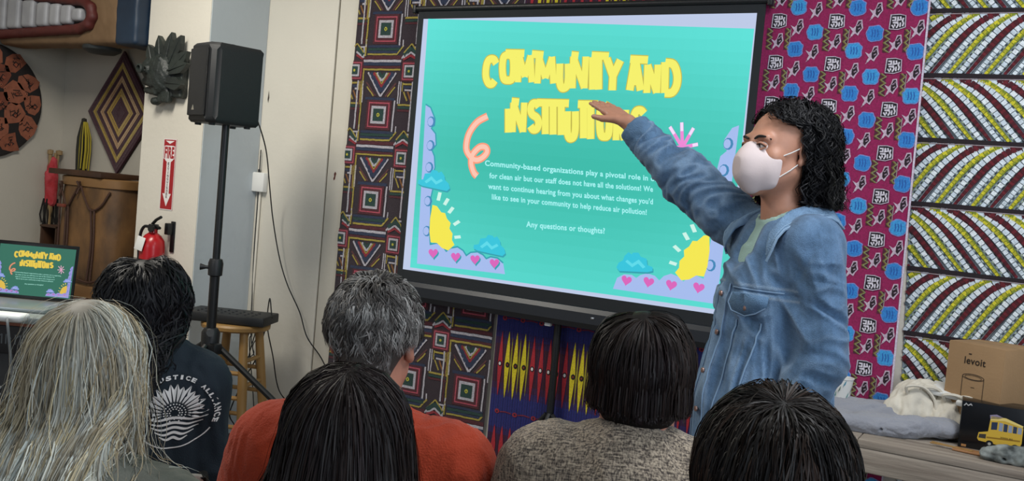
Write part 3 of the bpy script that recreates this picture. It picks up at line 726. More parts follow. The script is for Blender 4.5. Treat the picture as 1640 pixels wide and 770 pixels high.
# striped diamond weaving, corner tassels
dm = thing('diamond_weaving', 'maroon and yellow concentric diamond yarn weaving on the alcove wall', 'weaving', (-2.235, .085, 1.735))
M['yarn'] = mat('yarn', None, .9, attr=True, var=.25, vscale=150, bump=.7, bscale=240, sheen=.2)
hw, hh = .30, .37
b = MB(); b.prism([(-hw, 0), (0, hh), (hw, 0), (0, -hh)], -.012, .0, lambda a, c, d: Vector((a, d, c)))
o = b.build('backing', mat('maroon_yarn', '3d0f22', .9, bump=.7, bscale=240), dm, False)
bands = [(1.0, '3d0f22'), (.82, 'a98e3a'), (.72, '3d0f22'), (.60, 'b8936a'), (.50, '3d0f22'), (.40, 'b0903e'), (.27, '3d0f22'), (0, None)]
for i in range(len(bands)-1):
    a, c = bands[i]; d = bands[i+1][0]; P = Paint()
    for k in range(4):
        q = [(hw, 0), (0, hh), (-hw, 0), (0, -hh)]; p, r = q[k], q[(k+1) % 4]; n = 14
        for j in range(n):
            t0, t1 = j/n, (j+1)/n; L = lambda t: (p[0]+(r[0]-p[0])*t, p[1]+(r[1]-p[1])*t); A, B = L(t0), L(t1)
            cc = c if not (c[0] in 'ab' and k in (0, 3)) else {'a98e3a': 'b39b50', 'b8936a': 'c0a078', 'b0903e': 'b89c58'}.get(c, c)
            nn = 3
            for z in range(nn):
                e0, e1 = a+(d-a)*z/nn, a+(d-a)*(z+1)/nn
                P.poly([(A[0]*e0, A[1]*e0), (B[0]*e0, B[1]*e0), (B[0]*e1, B[1]*e1), (A[0]*e1, A[1]*e1)], c if cc == c else cc, 1+z % 2)
    P.build('yarn_band', lambda u, v, l: (u, -.0125-.002*l-.002*math.sin(3.1*(abs(u)/hw+abs(v)/hh)*8)**2, v), M['yarn'], dm, False)
def tassel(name, label, x, y, z0, z1, cols, n=14, spread=.02):
    t = thing(name, label, 'tassel', (x, y, z0))
    b = MB().lathe([(.0, .0), (.014, -.005), (.016, -.02), (.011, -.03), (.016, -.04)], n=12); b.build('knot', mat('tassel_knot', cols[0], .9), t)
    for k, c in enumerate(cols):
        b = MB()
        for i in range(n//len(cols)):
            a = random.uniform(-1, 1)*spread+(.45*spread if k == 1 else 0); c_ = random.uniform(-.6, .6)*spread; e = random.uniform(0, .02)
            b.tube([(a*.4, c_*.4, -.025), (a, c_, -.12), (a*1.1, c_, (z1-z0)*.6), (a*.9, c_, z1-z0+e)], .0045, 5)
        b.build('strands', mat('tassel_yarn', c, .9, var=.1), t)['kind'] = 'stuff'
tassel('yarn_tassel', 'yellow and black yarn tassel hanging left of the diamond weaving', -2.53, .045, 1.69, 1.36, ['2c2a22', 'a8982c', '14140f'], 42, .042)
tassel('yarn_tassel', 'orange-yellow yarn tuft at the top of the diamond weaving', -2.27, .035, 2.20, 2.10, ['b3801c', 'c49220'], 20, .018)

# engraved clay disc on the left wall
dc = thing('clay_disc', 'large round terracotta and black engraved disc on the left wall', 'wall disc', (-2.82, -.40, 1.735))
frd = lambda u, v, l: (.028+.0016*l, u, v)
MB().lathe([(.0, 0), (.335, 0), (.342, .01), (.335, .026), (0, .028)], n=64, rot=Matrix.Rotation(R_(90), 3, 'Y')).build('disc', mat('black_lacquer', '16100f', .5), dc)
P = Paint(); r_ = random.Random(5)
P.poly([(.0+.25*.33*4*math.cos(a), .33*math.sin(a)) for a in [2*PI*i/48 for i in range(48)]], '140e0d', 0.2)
def blobp(cx, cz, r, col, l, n=9, wob=.3):
    P.poly([(cx+r*(1+r_.uniform(-wob, wob))*math.cos(a), cz+r*(1+r_.uniform(-wob, wob))*math.sin(a)) for a in [2*PI*i/n+.2 for i in range(n)]], col, l)
for ring, (rr, n, sz) in enumerate(((.275, 12, .060), (.165, 8, .066), (.055, 3, .07))):
    for i in range(n):
        a = 2*PI*(i+.5*ring)/n; cx, cz = rr*math.cos(a), rr*math.sin(a)
        blobp(cx, cz, sz*1.05, ['7c452f', '6c3826', '864e38'][r_.randrange(3)], 1.2, 8)
        blobp(cx+sz*.2, cz-sz*.1, sz*.30, '1c1210', 2, 4); blobp(cx+sz*.2, cz-sz*.1, sz*.2, '86452e', 3, 4)
        for k in range(5):
            x, z = cx+r_.uniform(-.5, .5)*sz, cz+r_.uniform(-.5, .5)*sz
            P.stroke([(x, z), (x+r_.uniform(-.02, .02), z+r_.uniform(-.02, .02)), (x+r_.uniform(-.03, .03), z+r_.uniform(-.03, .03))], .004, '1e1210', 4)
for i in range(26):
    a = r_.uniform(0, 6.28); rr = r_.choice((.12, .235, .32)); P.disc((rr*math.cos(a), rr*math.sin(a)), .009, '9a5a40', 4, 10); P.disc((rr*math.cos(a), rr*math.sin(a)), .004, '1a1010', 5, 8)
P.build('engraving', frd, mat('terracotta', None, .75, attr=True, var=.2, vscale=30), dc, False)

# ceremonial bundle at the corner
cb = thing('dance_sticks', 'bundle of sticks wrapped in red cloth with black fringe in the alcove corner', 'wall hanging', (-2.775, .02, 1.45))
b = MB(); b.tube([(0, -.02, 0), (.005, -.01, -.25), (0, .0, -.62)], .011, 8); b.tube([(0, .035, .0), (0, .01, -.3), (0, 0, -.5)], .009, 8); b.tube([(.008, .01, .01), (.01, 0, -.3), (0, 0, -.4)], .008, 8)
b.lathe([(0, 0), (.02, .005), (.02, .03), (0, .035)], (0, .04, -.005), 10); b.lathe([(0, 0), (.018, .005), (.018, .03), (0, .035)], (0, -.02, -.005), 10)
b.build('sticks', mat('pale_stick', '8d7550', .7), cb)
s = Sdf((-.06, -.09, -.36), (.06, .10, .0), .005); s.chain([(0, .0, -.04), (0, .0, -.15), (0, .005, -.3)], [.026, .034, .03], .01); s.rc((0, -.03, -.12), (.0, -.02, -.3), .016, .014, .01)
sdfobj('red_cloth', s, mat('red_cloth', 'a01a22', .85, col2='c2525a', vscale=14), cb, 1, lambda V: .004*wnoise(V*[1, 1, .2], 120, 2))
b = MB()
for i in range(16): b.tube([(random.uniform(-.015, .015), -.04+.09*i/15, -.28), (random.uniform(-.02, .02), -.055+.115*i/15, -.38), (0, -.05+.11*i/15, -.43-.03*(i % 3))], .005, 5)
b.build('fringe', mat('black_fringe', '14110f', .9), cb)['kind'] = 'stuff'
cb.rotation_euler = (0, 0, 0)

# wooden chest, hide drum, small box
ch = thing('wooden_chest', 'reddish brown wooden chest under the hide drum', 'chest', (-2.15, -.17, 0))
M['redwood'] = mat('red_brown_wood', '5e2c1c', .5, col2='40180e', vscale=5, stretch=(.3, 1, 1), bump=.15)
MB().box((0, 0, .31), (.95, .42, .60), .008).build('body', M['redwood'], ch); MB().box((0, 0, .64), (1.0, .46, .05), .01).build('lid', M['redwood'], ch)
for x in (-.43, .43):
    for y in (-.17, .17): MB().box((x, y, .012), (.05, .05, .024), .004).build('foot', M['redwood'], ch)
P = Paint()
for i in range(26):
    x = -.45+.036*i; P.rect(x, -.04, x+.03, .03, '2a201c', 1); P.stroke([(x+.004, -.03), (x+.012, .02), (x+.02, -.02), (x+.028, .02)], .005, '8d8270', 2)
P.build('woven_strip', lambda u, v, l: (u, -.236-.001*l, .70+v-.045), M['cloth'], ch, False)
dr = thing('hide_drum', 'tall wooden drum covered in mottled brown hide and leather lacing', 'drum', (-2.02, -.17, .67))
M['hide'] = mat('mottled_hide', '7d5a34', .6, col2='3a2a1c', vscale=5, stretch=(1.6, 1, .8), bump=.25, bscale=25)
N = 40
def oval(rx, ry, z, n=N): return [(rx*math.copysign(abs(math.cos(a))**.6, math.cos(a)), ry*math.copysign(abs(math.sin(a))**.6, math.sin(a)), z) for a in [2*PI*i/n for i in range(n)]]
def ovalshell(prof, name, m, cap=True):
    prof = [(a*.86, b_*.86, z) for a, b_, z in prof]
    V, F = [], []
    for rx, ry, z in prof: V += oval(rx, ry, z)
    for k in range(len(prof)-1):
        for i in range(N): F.append((k*N+i, k*N+(i+1) % N, (k+1)*N+(i+1) % N, (k+1)*N+i))
    if cap: F.append(tuple(range(N))[::-1]); F.append(tuple((len(prof)-1)*N+i for i in range(N)))
    o = fastmesh(name, V, F, dr, m, True); o.data.set_sharp_from_angle(angle=R_(40)); return o
ovalshell([(.272, .15, .07), (.285, .16, .15), (.292, .165, .34), (.285, .16, .56), (.28, .155, .62)], 'hide', M['hide'])
M['drumwood'] = mat('tan_wood', '8a673e', .55, col2='6a4c2c', vscale=6, stretch=(.2, 1, 1))
ovalshell([(.28, .157, 0), (.285, .162, .06), (.275, .152, .071)], 'bottom_rim', M['drumwood'])
ovalshell([(.278, .155, .615), (.295, .165, .62), (.297, .167, .665), (.29, .16, .67)], 'top_rim', M['drumwood'])
MB().box((-.06, -.02, .688), (.46, .26, .03), .004).build('top_board', M['dark_wood'], dr)
def onoval(x, z, off=.008):
    t = max(0, 1-abs(x/.29)**(2/.6)); return (x*.86, -.141*t**.3-off, z)
for pts in ([(-.27, .56), (-.24, .62), (-.19, .56), (-.12, .50), (-.06, .56), (0, .62), (.05, .56), (.12, .49), (.2, .52), (.25, .6)], [(-.25, .02), (-.24, .2), (-.235, .4), (-.24, .58)], [(-.12, .1), (-.1, .3), (-.11, .5)], [(-.14, .1), (-.13, .3), (-.13, .5)], [(.12, .1), (.14, .3), (.12, .5)], [(.15, .1), (.16, .3), (.15, .5)], [(-.24, .12), (-.12, .09), (0, .10), (.14, .09), (.24, .12)]):
    MB().tube([onoval(*q[:2]) for q in catmull(pts, 5)], .006, 6).build('lace', M['rope'], dr)
for x, z in ((-.235, .585), (0, .61), (-.2, .07), (-.2, .60)):
    b = MB()
    for a in (60, 120, 250): b.tube([onoval(x, z, .01), onoval(x+.03*math.cos(R_(a)), z+.04*math.sin(R_(a)), .02)], .006, 6)
    b.build('lace_knot', M['rope'], dr)
MB().box((-.12, -.172, .50), (.06, .02, .018), .003).build('lace_bar', mat('red_stick', '6e3224', .6), dr)
bx_ = thing('small_box', 'small dark open wooden box left of the hide drum', 'box', (-2.49, -.12, .665))
for c, sz in (((0, .055, .18), (.15, .01, .36)), ((-.07, 0, .18), (.012, .11, .36)), ((.07, 0, .18), (.012, .11, .36)), ((0, 0, .355), (.152, .12, .012)), ((0, 0, .006), (.152, .12, .012))):
    MB().box(c, sz, .002).build('panel', M['dark_wood'], bx_)

# big painted creature head hung in the alcove
cr = thing('creature_head', 'large painted head with white teeth in a dark red mouth hanging in the alcove', 'sculpture', (-2.17, -.29, 2.06))
M['tan_board'] = mat('tan_board', '7a6146', .75, col2='6a5238', vscale=4); M['lip'] = mat('dark_red_lip', '4e1a16', .6, var=.15, vscale=10, bump=.2, bscale=20); M['mouth'] = mat('mouth_black', '0a0b0c', .8); M['tooth'] = mat('tooth_white', 'a4a5a8', .45, col2='86878c', vscale=6)
s = Sdf((-.66, -.14, -.03), (.50, .16, .50), .009); s.bx((-.08, 0, .25), (.535, .085, .245), .03, .01)
sdfobj('jaw', s, M['tan_board'], cr, 1, lambda V: .003*wnoise(V, 12, 4))
s = Sdf((-.66, -.20, .0), (.40, .0, .42), .008)
for a, c in (((-.60, -.10, .06), (.15, -.10, .085)), ((.15, -.10, .085), (.235, -.10, .11)), ((.235, -.10, .11), (.262, -.10, .15)), ((.262, -.10, .15), (.245, -.10, .20)), ((.245, -.10, .20), (.18, -.10, .235)), ((.18, -.10, .235), (-.60, -.10, .30))):
    s.rc(a, c, .028, .028, .012)
sdfobj('lip', s, M['lip'], cr, 1, lambda V: .002*wnoise(V, 25, 5))
MB().prism([(-.62, .07), (.14, .09), (.225, .12), (.24, .16), (.17, .22), (-.62, .29)], -.092, -.08, lambda a, c, d: Vector((a, d, c))).build('mouth', M['mouth'], cr, False)
for x, w, h0, h1 in ((-.555, .085, .085, .27), (-.42, .085, .09, .26), (-.285, .08, .095, .25), (-.155, .07, .10, .235), (-.045, .055, .103, .225), (.055, .06, .11, .215), (.15, .055, .125, .195)):
    s = Sdf((x-.1, -.16, .04), (x+.1, -.05, .34), .006); s.bx((x, -.10, (h0+h1)/2), (w/2+.012, .03, (h1-h0)/2), .018, .01)
    sdfobj('tooth', s, M['tooth'], cr, 1)
s = Sdf((.38, -.16, -.02), (.66, .16, .52), .008); s.bx((.53, -.0, .25), (.085, .10, .25), .02, .01)
sdfobj('blue_end', s, mat('dark_blue_paint', '0e1e30', .5, col2='182c40', vscale=5), cr, 1, lambda V: .003*wnoise(V, 10, 6))
MB().lathe([(0, -.035), (.07, -.028), (.10, -.01), (.105, .01), (0, .012)], (.18, .03, .0), 28).build('chin_knob', mat('grey_knob', '2a2f30', .6), cr)
MB().prism([(.12, .31), (.34, .33), (.34, .5), (.12, .5)], -.13, -.09, lambda a, c, d: Vector((a, d, c))).build('brow', mat('brown_brow', '3a2018', .7), cr, False)
for x in (-.45, .3): MB().tube([(x, 0, .48), (x, 0, 1.14)], .003, 6).build('hanging_wire', M['black'], cr)

# electric box, conduit, stain on the wall
eb = thing('electric_box', 'small white wall box with a conduit beside the pillar', 'wall box', (-1.045, .085, 1.40))
MB().box((.0, -.018, 0), (.085, .036, .105), .006).build('box', M['white_paper'], eb)
MB().tube([(-.02, -.01, .05), (-.02, -.01, .07)], .006, 8).build('plug', M['black'], eb)
MB().tube([(.0, -.010, -.05), (.0, -.010, -1.2)], .006, 8).build('conduit', M['wall'], eb)
P = Paint(); P.poly([(-.548, 1.48), (-.540, 1.492), (-.532, 1.482), (-.536, 1.468), (-.538, 1.452), (-.547, 1.445), (-.55, 1.456), (-.545, 1.466)], '5a2c22', 1); P.poly([(-1.052, 1.85), (-1.046, 1.90), (-1.040, 1.86), (-1.045, 1.83)], '3c342e', 1)
o = P.build('wall_stain', lambda u, v, l: (u, .0848, v), mat('stain', None, .8, attr=True), wall, False)

# ---------------------------------------------------------------- speaker on its stand, stool, cables
st = thing('speaker_stand', 'black tripod stand holding the loudspeaker beside the wooden stool', 'speaker stand', (-.62, -.6, 0))
MB().tube([(0, 0, .62), (0, 0, 1.66)], .017, 14).build('pole', M['black'], st); MB().tube([(0, 0, .06), (0, 0, 1.02)], .022, 14).build('lower_pole', M['black'], st)
MB().lathe([(.022, -.04), (.032, -.035), (.034, .02), (.028, .04), (.018, .042)], (0, 0, 1.0), 16).build('collar', M['blackplastic'], st)
MB().tube([(0, 0, 1.0), (-.03, -.03, 1.0), (-.05, -.045, 1.0)], [.008, .008, .016], 10).build('knob', M['blackplastic'], st)
b = MB().lathe([(.024, -.06), (.04, -.055), (.042, .03), (.03, .05), (.022, .052)], (0, 0, .67), 16); b.box((.03, -.01, .63), (.075, .05, .05), .008); b.build('hub', M['blackplastic'], st)
MB().tube([(0, 0, .70), (.04, -.05, .70), (.06, -.06, .71)], [.008, .008, .018], 10).build('knob', M['blackplastic'], st)
for a in (18, 192, 285):
    c, d = math.cos(R_(a)), math.sin(R_(a))
    MB().tube([(.04*c, .04*d, .64), (.88*c, .88*d, .025)], .0145, 10).build('leg', M['black'], st)
    MB().tube([(.025*c, .025*d, .20), (.42*c, .42*d, .335)], .009, 8).build('brace', M['black'], st)
    MB().tube([(.86*c, .86*d, .04), (.90*c, .90*d, .016)], .018, 10).build('rubber_foot', M['blackplastic'], st)
sk = thing('loudspeaker', 'black loudspeaker with a small triangular badge on the tripod stand', 'speaker', (-.635, -.6, 1.655), R_(-17))
pl = [(-.118, -.10), (-.085, -.135), (.085, -.135), (.118, -.10), (.10, .125), (-.10, .125)]
V = []; F = []
levels = [(0.0, .90), (.012, .97), (.03, 1.0), (.32, 1.0), (.342, .97), (.355, .88)]
n = len(pl)
b = MB(); rings = []
for z, k in levels: rings.append([b.bm.verts.new((x*k, y*k, z)) for x, y in pl])
for A, B in zip(rings, rings[1:]):
    for j in range(n): b.bm.faces.new((A[j], A[(j+1) % n], B[(j+1) % n], B[j]))
b.bm.faces.new(rings[0][::-1]); b.bm.faces.new(rings[-1])
bmesh.ops.bevel(b.bm, geom=[e for e in b.bm.edges if abs(e.verts[0].co.z-e.verts[1].co.z) > .1], offset=.012, segments=3, affect='EDGES')
M['cab'] = mat('speaker_cabinet', '17191b', .5, bump=.25, bscale=400); b.build('cabinet', M['cab'], sk)
b = MB().box((0, -.1365, .178), (.165, .012, .30), .005); b.build('grille', mat('black_grille', '0e1012', .6, bump=.8, bscale=900), sk)
b = MB().prism([(-.011, 0), (.011, 0), (0, .022)], -.1445, -.142, lambda a, c, d: Vector((a-.02, d, c+.052))); b.build('badge', mat('silver_badge', 'b8b4a8', .3, .7), sk, False)
for x, y in ((-.07, -.09), (.07, -.09), (-.07, .08), (.07, .08)): MB().lathe([(0, -.010), (.014, -.010), (.016, .004), (0, .004)], (x, y, .0), 12).build('foot', M['blackplastic'], sk)
MB().box((0, 0, .358), (.09, .02, .012), .004).build('handle', M['blackplastic'], sk)

sx, sy, sh = -.80, -.27, .70
so = thing('wooden_stool', 'pale round wooden bar stool carrying a black mixer', 'stool', (sx, sy, 0), R_(20))
MB().lathe([(0, .662), (.155, .664), (.168, .672), (.17, .688), (.163, .698), (0, .70)], n=36).build('seat', M['pale_wood'], so)
lg = [(-1, -1), (1, -1), (1, 1), (-1, 1)]
for a, c in lg: MB().tube([(a*.085, c*.085, .665), (a*.112, c*.112, .35), (a*.142, c*.142, .0)], [.021, .024, .018], 12).build('leg', M['pale_wood'], so)
for z, e in ((.20, .0), (.34, .0), (.46, .0), (.26, 1), (.40, 1), (.52, 1)):
    r = .1425-(z/.665)*.057
    for s_ in (-1, 1): MB().tube([(-r, s_*r, z), (r, s_*r, z)] if not e else [(s_*r, -r, z), (s_*r, r, z)], .011, 8).build('rung', M['pale_wood'], so)
mx = thing('audio_mixer', 'flat black audio mixer lying on the wooden stool', 'mixer', (sx-.02, sy-.02, .70), R_(24))
MB().box((0, 0, .024), (.42, .22, .046), .006).build('body', M['cab'], mx)
b = MB()
for i in range(8):
    for j in range(3): b.lathe([(.006, 0), (.005, .005), (0, .005)], (-.14+.04*i, -.07+.045*j, .047), 8)
b.build('knobs', M['blackplastic'], mx)['kind'] = 'stuff'
def cable(label, pts, r=.0035, m=None, name='cable'):
    o = MB().tube([tuple(q) for q in catmull(pts, 8)], r, 6).build(name, m or M['black'], None)
    return tag(o, label, 'cable')
cable('long black cable drooping from the loudspeaker along the white wall', [(-.56, -.50, 1.72), aty(412, 192, -.40), aty(426, 240, -.2), aty(432, 300, -.05), aty(437, 350, .0), aty(447, 410, .02), aty(460, 455, .03), aty(480, 500, .04), aty(492, 540, .045), aty(518, 580, .05), (-.36, .05, .3), (-.3, .04, .006)])
cable('black cable hanging behind the stool down to the floor', [(sx+.17, sy+.07, .735), aty(432, 478, -.12), aty(428, 520, -.08), aty(437, 570, -.02), aty(447, 625, .03), (-.62, .03, .2), (-.6, .0, .006)])
cable('thin dark cable crossing the stool legs from the mixer', [(sx+.10, sy+.14, .72), aty(424, 530, -.1), aty(412, 570, -.12), aty(390, 610, -.12), aty(368, 660, -.12), (-.95, -.08, .1), (-1.0, -.05, .006)])
b = [aty(398+8*math.cos(a*1.0)*(1+.3*math.sin(a*2.3)), 550+26*math.sin(a*.9)*(1+.2*math.cos(a*1.7)), -.07+.01*math.sin(a)) for a in np.linspace(0, 14, 24)]
cable('tangled loop of thin black cable between the stool and the wall', [(sx+.12, sy+.12, .72)]+b+[(-.88, -.02, .2), (-.9, .0, .006)], .0028)
cable('dark power cable running up the wall beside the pillar', [aty(418, 240, .07), aty(412, 330, .07), aty(407, 400, .07), aty(404, 470, .07), aty(402, 540, .06), (-.93, .06, .3), (-.92, .05, .006)], .003)

# ---------------------------------------------------------------- equipment cart with laptop
A = atd(-70, 490, 3.5); B = atd(140, 490, 3.5); ax = (B-A)[:2]/np.linalg.norm((B-A)[:2]); rzc = math.atan2(ax[1], ax[0])
ec = thing('equipment_cart', 'black equipment cart with a grey shelf under the laptop', 'cart', (-.69, -1.555, 0), rzc)
ztop = .872
MB().box((-.06, .0, ztop-.012), (.66, .42, .024), .004).build('top', mat('grey_shelf', '8a9494', .35, .3), ec)
MB().box((0, .03, .70), (.56, .34, .10), .006).build('drawer_box', M['cab'], ec)
MB().box((.10, -.195, .785), (.32, .01, .10), .003).build('front_skirt', mat('black_fabric_skirt', '141518', .8), ec)
MB().box((.10, -.10, .40), (.14, .18, .78), .004).build('rack_post', M['cab'], ec)
for z in (.61, .585, .56, .535, .51): MB().lathe([(0, 0), (.0055, 0), (.0045, .004), (0, .004)], (.105, -.191, z), 10, Matrix.Rotation(R_(90), 3, 'X')).build('screw', mat('bright_screw', 'b8c0c0', .3, .8), ec)
MB().box((-.06, -.15, .57), (.24, .02, .23), .003).build('white_panel', M['white_paper'], ec)
MB().box((-.06, -.16, .735), (.24, .02, .05), .003).build('tan_strip', M['drumwood'], ec)
MB().box((.235, -.06, .63), (.08, .02, .26), .003).build('wood_panel', M['pale_wood'], ec)
MB().box((0, .02, .12), (.6, .36, .03), .004).build('lower_shelf', M['cab'], ec)
for x in (-.27, .27):
    for y in (-.13, .17): MB().box((x, y, .44), (.03, .03, .86), .003).build('leg', M['black'], ec)
P = Paint(); r_ = random.Random(3)
for i in range(7):
    x = .02+.033*i; P.stroke([(x, .78), (x, .815)], .005, '4a5054', 1); P.stroke([(x, .815 if i % 2 else .80), (x+.018, .80 if i % 2 else .815)], .004, '4a5054', 1)
    if i % 3: P.stroke([(x+.018, .78), (x+.018, .815)], .005, '4a5054', 1)
P.build('faded_print', lambda u, v, l: (u, -.2005-.0004*l, v-.01), M['sign'], ec, False)
lt = thing('laptop', 'open laptop showing the same teal slide on the equipment cart', 'laptop', (-.645, -1.53, ztop), rzc)
lw, lh = .315, .218
MB().box((0, .0, .008), (lw, .235, .014), .005).build('keyboard_base', mat('silver_aluminium', '9aa3a5', .35, .7), lt)
ld = thing('screen_lid', None, None, (0, .10, .018)); del_ = None
ld.parent = lt; ld.rotation_euler = (R_(-8), 0, 0)
for k in ('label', 'category'):
    if k in ld: del ld[k]
MB().box((0, 0, lh/2), (lw, .008, lh), .0035).build('bezel', mat('laptop_bezel', '0c0d0f', .25), ld)
def bgl(i, j): return lin('0e6a54')
LPC = dict(bg='0e6a54', lilac='9a9ae0', edge='0a5a50', edge2='6a7ad0', heart='c070c8', sun='e8c040', ray='d8c860', cloud='8aa0e8', cloud2='b0b8f4', sq='e89a70', sq2='c07050', star='e8a8c8', star2='f0c0d8', title='f0d040', title2='b89a28', text='a8e8d8')
lpS = slide(LPC)
def onlap(u, v, l): return ((u-.5)*(lw-.02), -.0042-.00008*l, .012+v*(lh-.026))
lpS.build('display', onlap, mat('laptop_display', None, .5, attr=True, emit=.75), ld)
ad = thing('power_adapter', 'white power adapter on the cart edge in front of the laptop', 'power adapter', (0, 0, 0))
c0 = atd(18, 492, 3.2); ad.location = (c0[0]-.02, c0[1], ztop+.001); ad.rotation_euler = (0, 0, rzc)
MB().box((0, 0, .014), (.13, .07, .028), .012, seg=3).build('brick', mat('white_plastic', 'dfe5e5', .35), ad)
MB().tube([tuple(q) for q in catmull([(.02, -.035, .014), (.035, -.06, .0), (.05, -.065, -.08), (.065, -.062, -.2), (.07, -.06, -.3)], 6)], .0045, 8).build('cord', mat('grey_cord', '6a7074', .5), ad)

# ================================================================ table on the right
M['plank'] = mat('whitewashed_plank', 'a69b8e', .7, col2='6f6358', vscale=9, stretch=(.2, 2.5, 2.5), bump=.35, bscale=30)
tb = thing('plank_table', 'long whitewashed plank table along the wall at the right', 'table', (2.5, -.18, 0))
for i, (y0, y1) in enumerate(((-.225, -.085), (-.081, .06), (.064, .205))):
    for x0, x1 in ((-.80, -.305), (-.302, .9)): MB().box(((x0+x1)/2, (y0+y1)/2, .7375), (x1-x0, y1-y0, .025), .003).build('plank', M['plank'], tb)
for x0, x1 in ((-.80, -.305), (-.302, .9)): MB().box(((x0+x1)/2, -.212, .684), (x1-x0, .022, .081), .004).build('apron_board', M['plank'], tb)
for x in (-.75, .85):
    for y in (-.16, .17): MB().box((x, y, .362), (.06, .06, .724), .004).build('leg', M['plank'], tb)
for a, c in (((-.70, -.16, .66), (.15, .10, .02)), ((-.1, -.17, .66), (-.6, .12, .1))): MB().tube([a, c], .012, 8).build('brace', M['black'], tb)
TZ = .7505
# grey folded cloth
s = Sdf((-.45, -.24, -.01), (.45, .24, .14), .005)
s.bx((-.12, .03, .022), (.28, .13, .022), .02, .02); s.rc((-.38, -.06, .026), (.12, -.10, .026), .028, .030, .02); s.chain([(.0, -.04, .03), (.16, -.08, .035), (.27, -.03, .036)], [.03, .034, .034], .02)
s.rc((-.35, .08, .045), (.1, .06, .045), .025, .03, .03); s.el((.27, -.03, .036), (.05, .06, .034), .01); s.rc((.05, -.115, .02), (.14, -.07, .05), .006, .006, .01, 'sub')
s.rc((-.3, .14, .03), (.2, .12, .05), .035, .03, .03)
gc = sdfobj('felt_cloth', s, mat('grey_felt', '8c8e96', .95, bump=.3, bscale=120, sheen=.3, var=.06), None, 2, lambda V: .006*wnoise(V*[1, 2.5, 1], 14, 8))
gc.location = (2.17, -.19, TZ+.004); gc.rotation_euler = (0, 0, R_(16)); tag(gc, 'grey felt cloth folded and rolled along the table edge', 'cloth')
# canvas bags
def bag(label, loc, rz, seed, w=.13, h=.15):
    s = Sdf((-.22, -.16, -.01), (.22, .16, .26), .005)
    s.el((0, 0, h*.42), (w, .07, h*.5), .02); s.bx((0, 0, .02), (w*.95, .075, .02), .02, .03); s.chain([(-w*.8, 0, h*.5), (-w*.3, .01, h*.95), (.02, .0, h*1.0), (w*.7, .01, h*.85)], [.03, .035, .03, .03], .03)
    s.rc((-w*.5, -.05, .03), (-w*.1, -.03, h), .026, .012, .02); s.rc((w*.3, -.055, .02), (w*.15, -.03, h*.9), .028, .012, .02); s.rc((-.03, -.09, .0), (.0, -.06, h), .012, .008, .015, 'sub'); s.rc((w*.7, -.09, .0), (w*.5, -.05, h), .012, .008, .015, 'sub')
    t = thing('canvas_bag', label, 'bag', loc, rz)
    sdfobj('sack', s, M['canvas'], t, 2, lambda V: .011*wnoise(V*[2, 2, .7], 13, seed))
    for k, (x0, x1) in enumerate(((-.05, .03), (.0, .07))):
        MB().tube([tuple(q) for q in catmull([(x0, -.03, h*.9), (x0-.01, -.05, h*1.13), ((x0+x1)/2, -.06-.01*k, h*1.16), (x1, -.062, h*.9), (x1+.01, -.075, h*.6)], 6)], .0055, 6).build('handle', M['canvas'], t)
    return t
M['canvas'] = mat('cream_canvas', 'd0c9ba', .9, bump=.15, bscale=200, var=.05, vscale=12)
bag('cream canvas bag with looped handles slumped beside the magenta cloth', (2.335, -.055, TZ), R_(25), 3, .10, .14)
bag('cream canvas bag pushed up against the cardboard box', (2.475, -.060, TZ), R_(5), 6, .11, .13)
for i, (l, x, y, z, w, r, lb) in enumerate((('flat_parcel', 2.455, -.06, .905, .17, -8, 'white flat parcel lying highest on the canvas bags'), ('envelope', 2.53, -.10, .888, .12, -14, 'white envelope on the canvas bags in front of the cardboard box'))):
    o = MB().box((0, 0, 0), (w, .10, .016), .003).build(l, M['white_paper'], None); o.location = (x, y, z); o.rotation_euler = (R_(14), R_(3), R_(r)); tag(o, lb, 'envelope' if i else 'parcel')
# cardboard box
M['card'] = mat('cardboard', '9a7b58', .85, var=.06, vscale=9, bump=.1, bscale=120)
cbx = thing('cardboard_box', 'brown cardboard box with a printed cylinder drawing on its front', 'box', (2.592, -.17, TZ), R_(-27))
W_, D_, H_ = .195, .26, .335
for c, sz in (((-W_/2, .002, H_/2), (W_, .004, H_)), ((-W_/2, D_, H_/2), (W_, .004, H_)), ((-W_, D_/2, H_/2), (.004, D_, H_)), ((0, D_/2, H_/2), (.004, D_, H_)), ((-W_/2, D_*.25, H_), (W_, D_*.498, .004)), ((-W_/2, D_*.75, H_), (W_, D_*.498, .004)), ((-W_/2, D_/2, .002), (W_, D_, .004))):
    MB().box(c, sz, .0012).build('panel', M['card'], cbx)
P = Paint()
put_text(P, 'levoit', lambda s, y: (-.135+.075*s, .268+y*.034), '2a211c', 1, .015)
P.stroke([(-.122, .302), (-.112, .302)], .004, '2a211c', 1)
cx = -.098
P.stroke([(cx+.038*math.cos(a), .225+.010*math.sin(a)) for a in np.linspace(0, 2*PI, 30)], .002, '3a2e26', 1); P.stroke([(cx+.030*math.cos(a), .224+.007*math.sin(a)) for a in np.linspace(0, 2*PI, 30)], .0015, '3a2e26', 1)
P.stroke([(cx-.038, .225), (cx-.038, .06)], .002, '3a2e26', 1); P.stroke([(cx+.038, .225), (cx+.038, .06)], .002, '3a2e26', 1); P.stroke([(cx-.038, .06), (cx, .05), (cx+.038, .06)], .002, '3a2e26', 1); P.stroke([(cx-.005, .19), (cx+.008, .19)], .002, '3a2e26', 1)
P.build('print', lambda u, v, l: (u, -.0008-.0003*l, v), M['sign'], cbx, False)
